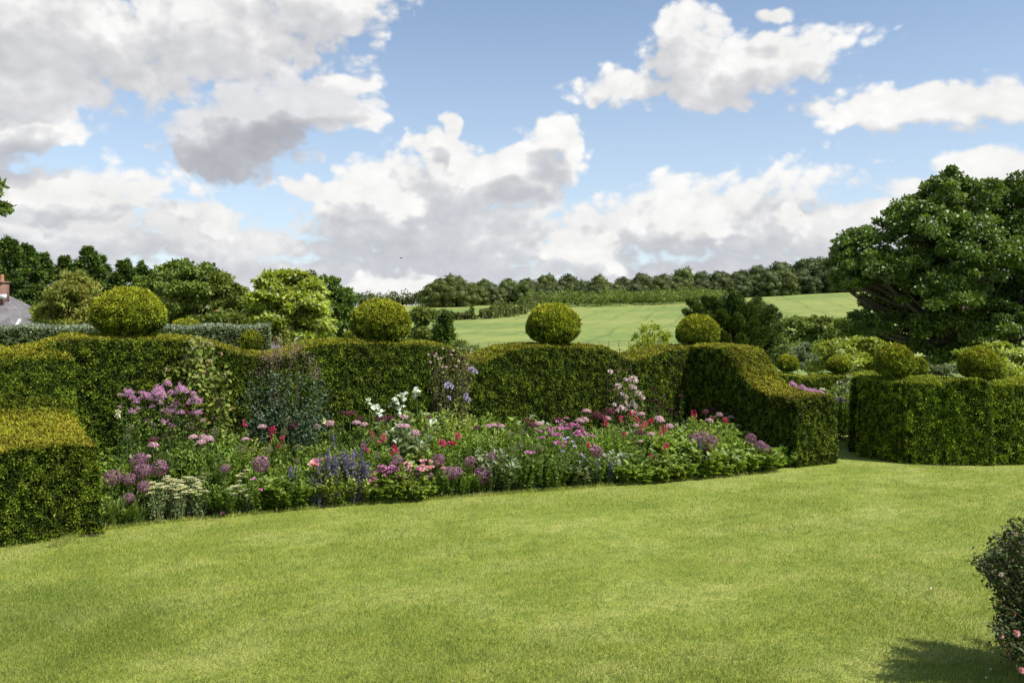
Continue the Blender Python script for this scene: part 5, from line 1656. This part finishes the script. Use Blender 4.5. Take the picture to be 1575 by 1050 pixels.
# ---- blue-leaved shrub with dusky pink top, against the hedge
p, D = base_at(430, .86); root = empty('smoky_shrub', p); tag(root, 'tall blue green shrub with a haze of dusky pink flowers over the hedge', 'shrub')
mb = MB(); tw = MB(); fl = MB()
for i in range(44):
    px = R_(372, 508); top = np.interp(px, [375, 395, 440, 475, 505], [575, 540, 500, 535, 570]); py = R_(top, 660) if i > 26 else R_(top - 5, top + 40)
    dd_ = R_(-.35, .30); q = A([px_x(px, D + dd_), D + dd_, py_z(py, D + dd_)]) - p
    c = curve((q[0] * .15, q[1] * .2, 0), q, A([q[0] * .1 + R_(-.12, .12), R_(-.1, .1), .05]), 6); tube(tw, c, np.linspace(.006, .0018, 6), 3, cap=False)
    k = 170; t = rng.random(k) * .8 + (.15 if py < 600 else .2); t = np.clip(t, 0, 1); i0 = np.clip((t * 5).astype(int), 0, 4); fr = (t * 5 - i0)[:, None]
    P = c[i0] * (1 - fr) + c[i0 + 1] * fr + rng.normal(size=(k, 3)) * .075
    kk = P[:, 2] < 1.75 - .6 * (rng.random(k) < .6); P = P[kk]; k = len(P)
    leaves(mb, P, rand_unit(k) + A([0, 0, .1]), A([0, -.3, 1.]) + rand_unit(k) * .6, .045, .030, 'oval', 0, rng.random(k), 0, .2)
    if py < 575:
        k = 44; P = q + rng.normal(size=(k, 3)) * A([.05, .05, .06]) - A([0, 0, .03])
        leaves(fl, P, rand_unit(k), rand_unit(k), .020, .013, 'rhomb', 0, rng.random(k))
M['dusky'] = petal_mat('dusky_pink_flower', [(.20, .12, .11), (.34, .21, .22), (.46, .32, .35)])
tw.build('stem', M['rosewood'], root); mb.build('leaves', M['bluel'], root); fl.build('flower_haze', M['dusky'], root)

# ---- honeysuckle climbing the hedge
p, D = base_at(308, .96); root = empty('honeysuckle', p); tag(root, 'honeysuckle with yellow green leaves and reddish stems scrambling up the hedge', 'climber')
mb = MB(); tw = MB(); HONEY = []
for i in range(60):
    px = 308 + R_(-1, 1) * R_(10, 58); top = np.interp(px, [255, 275, 300, 330, 360], [560, 525, 515, 528, 580]); py = R_(top, 668)
    dd_ = R_(-.16, -.02); q = A([px_x(px, D + dd_), D + dd_, py_z(py, D + dd_)]) - p
    if q[2] > 2.15: q[1] += .1
    c = curve((q[0] * .3, -.1, 0), q, A([R_(-.15, .15), -.08, .05]), 7); tube(tw, c, np.linspace(.007, .003, 7), 3, cap=False)
    k = 62; t = rng.random(k) * .7 + .3; i0 = np.clip((t * 6).astype(int), 0, 5); fr = (t * 6 - i0)[:, None]
    P = c[i0] * (1 - fr) + c[i0 + 1] * fr + rng.normal(size=(k, 3)) * A([.05, .03, .05]) - A([0, .05, 0])
    leaves(mb, P, rand_unit(k) + A([0, -.3, -.2]), A([.2, -.7, .6]) + rand_unit(k) * .5, .075, .050, 'oval', 0, rng.random(k), (rng.random(k) < .05) * .8, .2)
    if i % 2 == 0:
        k = 26; P = q + rng.normal(size=(k, 3)) * .022 - A([0, .08, 0]); HONEY.append(P)
M['honey'] = fol_mat('honeysuckle_leaf', [(0.070, 0.101, 0.016), (0.154, 0.203, 0.030), (0.280, 0.311, 0.060)], (.20, .07, .05), trans=.3, patch=3.0)
M['p_honey'] = petal_mat('honeysuckle_petal', [(.55, .42, .22), (.68, .60, .38), (.76, .68, .50)])
tw.build('stem', M['rosewood'], root); mb.build('leaves', M['honey'], root); 
for P in HONEY:
    fl = MB(); k = len(P); leaves(fl, P, rand_unit(k) + A([0, -.4, .3]), rand_unit(k), .035, .009, 'rhomb', 0, rng.random(k)); fl.build('flower', M['p_honey'], root)

# ---- iron supports with roses
def support(pxl, pxr, ytop, ybot_arch, f, label):
    p, D = base_at((pxl + pxr) / 2, f); root = empty('plant_support', p); tag(root, label, 'plant support', 'rusty iron plant supports')
    w = (pxr - pxl) / 2 / FPX * D; zt_ = py_z(ytop, D) - p[2]; zb_ = py_z(ybot_arch, D) - p[2]
    for nm, off in (('frame', 0),):
        mb = MB(); a = np.linspace(0, pi, 15)
        d3 = A([HD[0], HD[1], 0])
        arc = [d3 * (w * cos(q)) + A([0, 0, zb_ + (zt_ - zb_) * sin(q)]) for q in a]
        tube(mb, [d3 * w] + arc + [-d3 * w], .006, 6); mb.build('arch', M['rust'], root)
    mb = MB(); tube(mb, [(0, 0, 0), (0, 0, zt_ + .02)], .009, 6); mb.build('upright', M['rust'], root)
    z = zb_
    while z > .3:
        mb = MB(); tube(mb, [d3 * -w, d3 * w], .007, 6); o = mb.build('crossbar', M['rust'], root); o.location = (0, 0, z); z -= .38
    return root, p, D


support(931, 975, 537, 569, .93, 'rusty arched iron support behind the pale pink roses')
support(668, 720, 545, 569, .93, 'rusty iron support behind the lilac clematis')
# climbing rose (pink white)
def climber(name, label, pxr, pyr, f, fl_pts, flmat, leafmat, nb=30, flr=.045, flab='rose'):
    pxm = sum(pxr) / 2; p, D = base_at(pxm, f); root = empty(name, p); tag(root, label, 'climber')
    mb = MB(); tw = MB()
    for i in range(nb):
        px = R_(*pxr); py = R_(*pyr); dd_ = R_(-.15, .05); q = A([px_x(px, D + dd_), D + dd_, py_z(py, D + dd_)]) - p
        c = curve((q[0] * .3, 0, 0), q, A([R_(-.1, .1), -.06, .05]), 6); tube(tw, c, np.linspace(.007, .003, 6), 3, cap=False)
        k = 26; t = rng.random(k) * .75 + .25; i0 = np.clip((t * 5).astype(int), 0, 4); fr = (t * 5 - i0)[:, None]
        P = c[i0] * (1 - fr) + c[i0 + 1] * fr + rng.normal(size=(k, 3)) * .04
        leaves(mb, P, rand_unit(k), A([.1, -.5, .8]) + rand_unit(k) * .5, .042, .026, 'oval', 0, rng.random(k), (rng.random(k) < .1) * .8, .2)
    tw.build('stem', M['rosewood'], root); mb.build('leaves', M[leafmat], root)
    for (px, py, r) in fl_pts:
        dd_ = R_(-.25, -.1); q = A([px_x(px, D + dd_), D + dd_, py_z(py, D + dd_)]) - p; rr = r / FPX * D * .74
        mb = MB(); n = 34; d = rand_unit(n); d[:, 1] = -np.abs(d[:, 1]); leaves(mb, q + d * rr * .25, unit(d), unit(A([0, -1, .5]) + rand_unit(n) * .4), rr * (.7 + .5 * rng.random(n)), rr * .75, 'oval', 0, rng.random(n), 0, .25)
        mb.build('flower', M[flmat], root)


rose_pts = [(939, 571, 5), (975, 582, 6), (968, 584, 5), (962, 583, 4), (979, 586, 4), (951, 593, 6), (971, 594, 5), (977, 596, 4), (982, 604, 5), (989, 611, 5), (985, 607, 4), (957, 605, 4), (963, 610, 4), (973, 619, 5), (967, 623, 4), (977, 625, 5),
            (955, 626, 5), (950, 630, 4), (945, 622, 4), (961, 629, 5), (985, 637, 4), (974, 634, 5), (962, 618, 3)]
climber('climbing_rose', 'pale pink climbing rose on the arched iron support', (938, 990), (575, 650), .88, rose_pts, 'p_white', 'midleaf', 34)
climber('clematis', 'lilac star clematis with thin stems on the hedge', (660, 732), (545, 640), .92, [(726, 568, 7), (731, 571, 5), (689, 592, 7), (695, 594, 5), (691, 612, 4), (717, 607, 5), (720, 614, 5), (716, 612, 4)], 'p_clem', 'midleaf', 40)
climber('climbing_rose', 'old rose with bare reddish stems and whitish buds over the hedge dip', (655, 728), (525, 600), .97, [(R_(645, 725), R_(535, 565), 2.2) for _ in range(18)], 'p_white', 'honey', 46)
# wiry purple-leaved stems beside the rose
for px, py in ((1002, 600), (1010, 610), (995, 620), (1020, 615), (1035, 628), (1005, 632), (1046, 607), (1038, 640), (1015, 630)):
    dots('burnet', 'small dark crimson button flowers on wiry stems', 'flower', 'dark crimson buttons', [(px + R_(-5, 5), py + R_(-8, 8)) for _ in range(3)], .86, 'p_maroon', .03)

# ---- labels that single each plant out
MARKS = [(175, 'beside the left hedge buttress'), (250, 'below the biggest yew ball'), (365, 'in front of the honeysuckle'), (480, 'in front of the blue shrub'), (560, 'left of below the second ball'), (640, 'below the second yew ball'),
         (735, 'below the lilac clematis'), (800, 'between clematis and third ball'), (880, 'below the third yew ball'), (940, 'left of the pink rose'), (1000, 'beneath the climbing rose'), (1065, 'below the fourth yew ball'), (1130, 'before the shaded buttress'), (1400, 'at the border\'s right tip')]
MARKS[4] = (560, 'between blue shrub and second ball')
cells = {}
for r in records:
    o, desc, px, f, py = r
    mk = next(b for a, b in MARKS if px < a)
    row = 'at the lawn edge' if f < .2 else ('near the front' if f < .4 else ('mid-bed' if f < .7 else 'at the back'))
    cells.setdefault((desc, row, mk), []).append(r)
ORD = ['first', 'second', 'third', 'fourth', 'fifth', 'sixth', 'seventh', 'eighth', 'ninth', 'tenth', 'eleventh', 'twelfth', 'thirteenth']
for (desc, row, mk), rs in cells.items():
    rs.sort(key=lambda q: q[2])
    for i, (o, *_r) in enumerate(rs):
        if len(rs) == 1: lab = f'{desc} {row} {mk}'
        elif len(rs) == 2: lab = f'{desc} {row} {mk}, {"left" if i == 0 else "right"} one'
        elif len(rs) == 3: lab = f'{desc} {row} {mk}, {("left", "middle", "right")[i]} one'
        else: lab = f'{desc} {row} {mk}, {ORD[i]} from left'
        ws = lab.split()
        if len(ws) > 16:
            lab = lab.replace(' with thin upright spikes', '').replace(' on wiry stems', '').replace(' with fluffy lilac heads', ' in lilac flower').replace(' with flat cream heads', '').replace(' with big rounded leaves', ' of rounded leaves').replace('small dark crimson', 'dark crimson')
        o['label'] = ' '.join(lab.split()[:16])
        if '_n' in o.keys(): o.name = o['_n']; del o['_n']
        if '_k' in o.keys(): del o['_k']
# ------------------------------------------------------------------ things by the gap on the right, and the rose bush
def gap_flower(px, py, D, r, key='lilac', nm='meadow_rue'):
    p = A([px_x(px, D), D, 0.0]); root = empty(nm, p); h = py_z(py, D)
    stem_part(root, h); o, isnew = get_head(key)
    if not isnew: col.objects.link(o)
    o.name = 'flower_cluster'; o.parent = root; o.location = (0, 0, h); s = r / FPX * D / .15; o.scale = (s, s, s)
    tag(root, 'lilac meadow rue head rising beyond the right buttress', 'flower', 'meadow rue beyond the buttress')


for i in range(26):
    t = i / 25; gap_flower(1212 + 76 * t + R_(-4, 4), np.interp(t, [0, .4, 1], [588, 600, 613]) + R_(-4, 6), 18.0 + R_(-.3, .3), R_(5, 8))
for px, py in ((1283, 612), (1293, 613), (1300, 617), (1308, 620)): gap_flower(px, py, 18, 5)
D = 19.0
for i, (px, h, kd, lb) in enumerate(((1300, 1.05, 'lance', 'tall leafy plant filling the gap beside the buttress'), (1312, 1.15, 'grey', 'silvery climber growing up the arch in the gap'), (1292, .8, 'lime', 'lime green plant low in the gap'), (1308, .6, 'lance', 'knee-high leafy plant at the foot of the arch'),
                                 (1298, .45, 'sage', 'dark low plant at the foot of the gap, left'), (1314, .4, 'sage', 'dark low plant at the foot of the gap, right'), (1270, .9, 'fern', 'ferny foliage under the lilac heads beyond the buttress'), (1240, .95, 'fern', 'ferny foliage beyond the foot of the sloping buttress'),
                                 (1285, .9, 'lance', 'leafy foliage beyond the buttress end'), (1222, 1.0, 'fern', 'ferny foliage hidden behind the sloping buttress'))):
    hh, src = min(CLS[kd], key=lambda q: abs(q[0] - h))
    o = src.copy(); col.objects.link(o); o.name = 'leafy_plant'
    for kq in ('group',):
        if kq in o.keys(): del o[kq]
    o.location = (px_x(px, D - .6 * (i > 5)), D - .6 * (i > 5) - (1.0 if h < .7 and i < 6 else 0), 0); s = h / hh; o.scale = (s * 1.1, s * 1.1, s * 1.15)
    tag(o, lb, 'plant', 'plants in the gap')
Da = 20.5
root = empty('garden_arch', (px_x(1312, Da), Da, 0)); tag(root, 'thin metal arch with a post in the gap between hedges', 'arch')
mb = MB(); w = 27 / FPX * Da; zt_ = py_z(585, Da); zb_ = py_z(608, Da)
tube(mb, [(-w, 0, 0)] + [(-w * cos(q), 0, zb_ + (zt_ - zb_) * sin(q)) for q in np.linspace(0, pi, 17)] + [(w, 0, 0)], .012, 6); mb.build('hoop', M['rust'], root)
mb = MB(); tube(mb, [(0, 0, 0), (0, 0, zt_)], .02, 6); mb.build('post', M['fencewood'], root)

# rose bush cut by the right edge
M['roseleaf'] = fol_mat('rose_leaf', [(.018, .030, .009), (.045, .068, .016), (.090, .125, .030)], (.10, .055, .025), trans=.2, patch=4.0, spec=.3)
zr = 0.0; cx_ = 4.18; cy_ = 6.35
root = empty('rose_bush', (cx_, cy_, 0)); tag(root, 'dark leaved rose bush with a few pink blooms, cut by the right edge', 'shrub')
mb = MB(); tw = MB()
def rp(px, py, D): return A([px_x(px, D) - cx_, D - cy_, py_z(py, D)])
for i in range(190):
    py = R_(795, 1030); left = np.interp(py, [795, 815, 835, 860, 895, 920, 960, 1000, 1030], [1556, 1545, 1515, 1498, 1522, 1535, 1512, 1535, 1565])
    px = left + abs(random.gauss(0, 1)) * 42 + R_(0, 30) * (i % 2) + (i % 3 == 0) * R_(0, 260)
    D = cy_ + R_(-.45, .45)
    q = rp(px, py, D)
    c = curve((q[0] * .15, q[1] * .15, 0), q, A([0, 0, .10]), 7); tube(tw, c, np.linspace(.010, .003, 7), 4, cap=False)
    k = 120; t = rng.random(k) ** .5 * .6 + .4; i0 = np.clip((t * 6).astype(int), 0, 5); fr = (t * 6 - i0)[:, None]
    P = c[i0] * (1 - fr) + c[i0 + 1] * fr + rng.normal(size=(k, 3)) * .030
    P = P[P[:, 2] > .12]; k = len(P)
    leaves(mb, P, rand_unit(k) + A([0, 0, .1]), A([0, 0, 1.]) + rand_unit(k) * .7, .030 * (.7 + .6 * rng.random(k)), .019, 'oval', 0, rng.random(k), (rng.random(k) < .10) * 1.0, .2)
tw.build('branch', M['rosewood'], root); mb.build('leaves', M['roseleaf'], root)
for (px, py, r, mt) in ((1563, 973, 4.5, 'p_pink'), (1540, 978, 3, 'p_pink'), (1557, 988, 2.5, 'p_white'), (1539, 883, 3.5, 'p_white'), (1571, 1030, 4, 'p_pink')):
    q = rp(px, py, cy_ - .42); rr = r / FPX * cy_; mb = MB(); n = 30; d = rand_unit(n); d[:, 1] = -np.abs(d[:, 1])
    leaves(mb, q + d * rr * .3, unit(d), unit(A([0, -1, .4]) + rand_unit(n) * .4), rr, rr * .8, 'oval', 0, rng.random(n), 0, .3); mb.build('flower', M[mt], root)
# a few fallen petals on the grass
for px, py in ((1522, 1035), (1431, 909), (1515, 1048)):
    gx, gy = gp(px, py); mb = MB(); leaves(mb, A([[gx, gy, .028]]), A([[1, .3, .1]]), A([[0, -.3, 1.]]), .022, .018, 'oval', 0, .8, 0, .3)
    tag(mb.build('fallen_petal', M['p_white'], None), 'single pale petal lying on the lawn ' + {1522: 'in the rose bush shadow', 1431: 'out in the sun', 1515: 'at the bottom frame edge'}[px], 'petal', 'fallen petals')
for k_ in CLS:                     # prototypes nobody used
    for h_, o_ in CLS[k_]:
        if 'label' not in o_.keys(): bpy.data.objects.remove(o_)
bpy.context.view_layer.update()
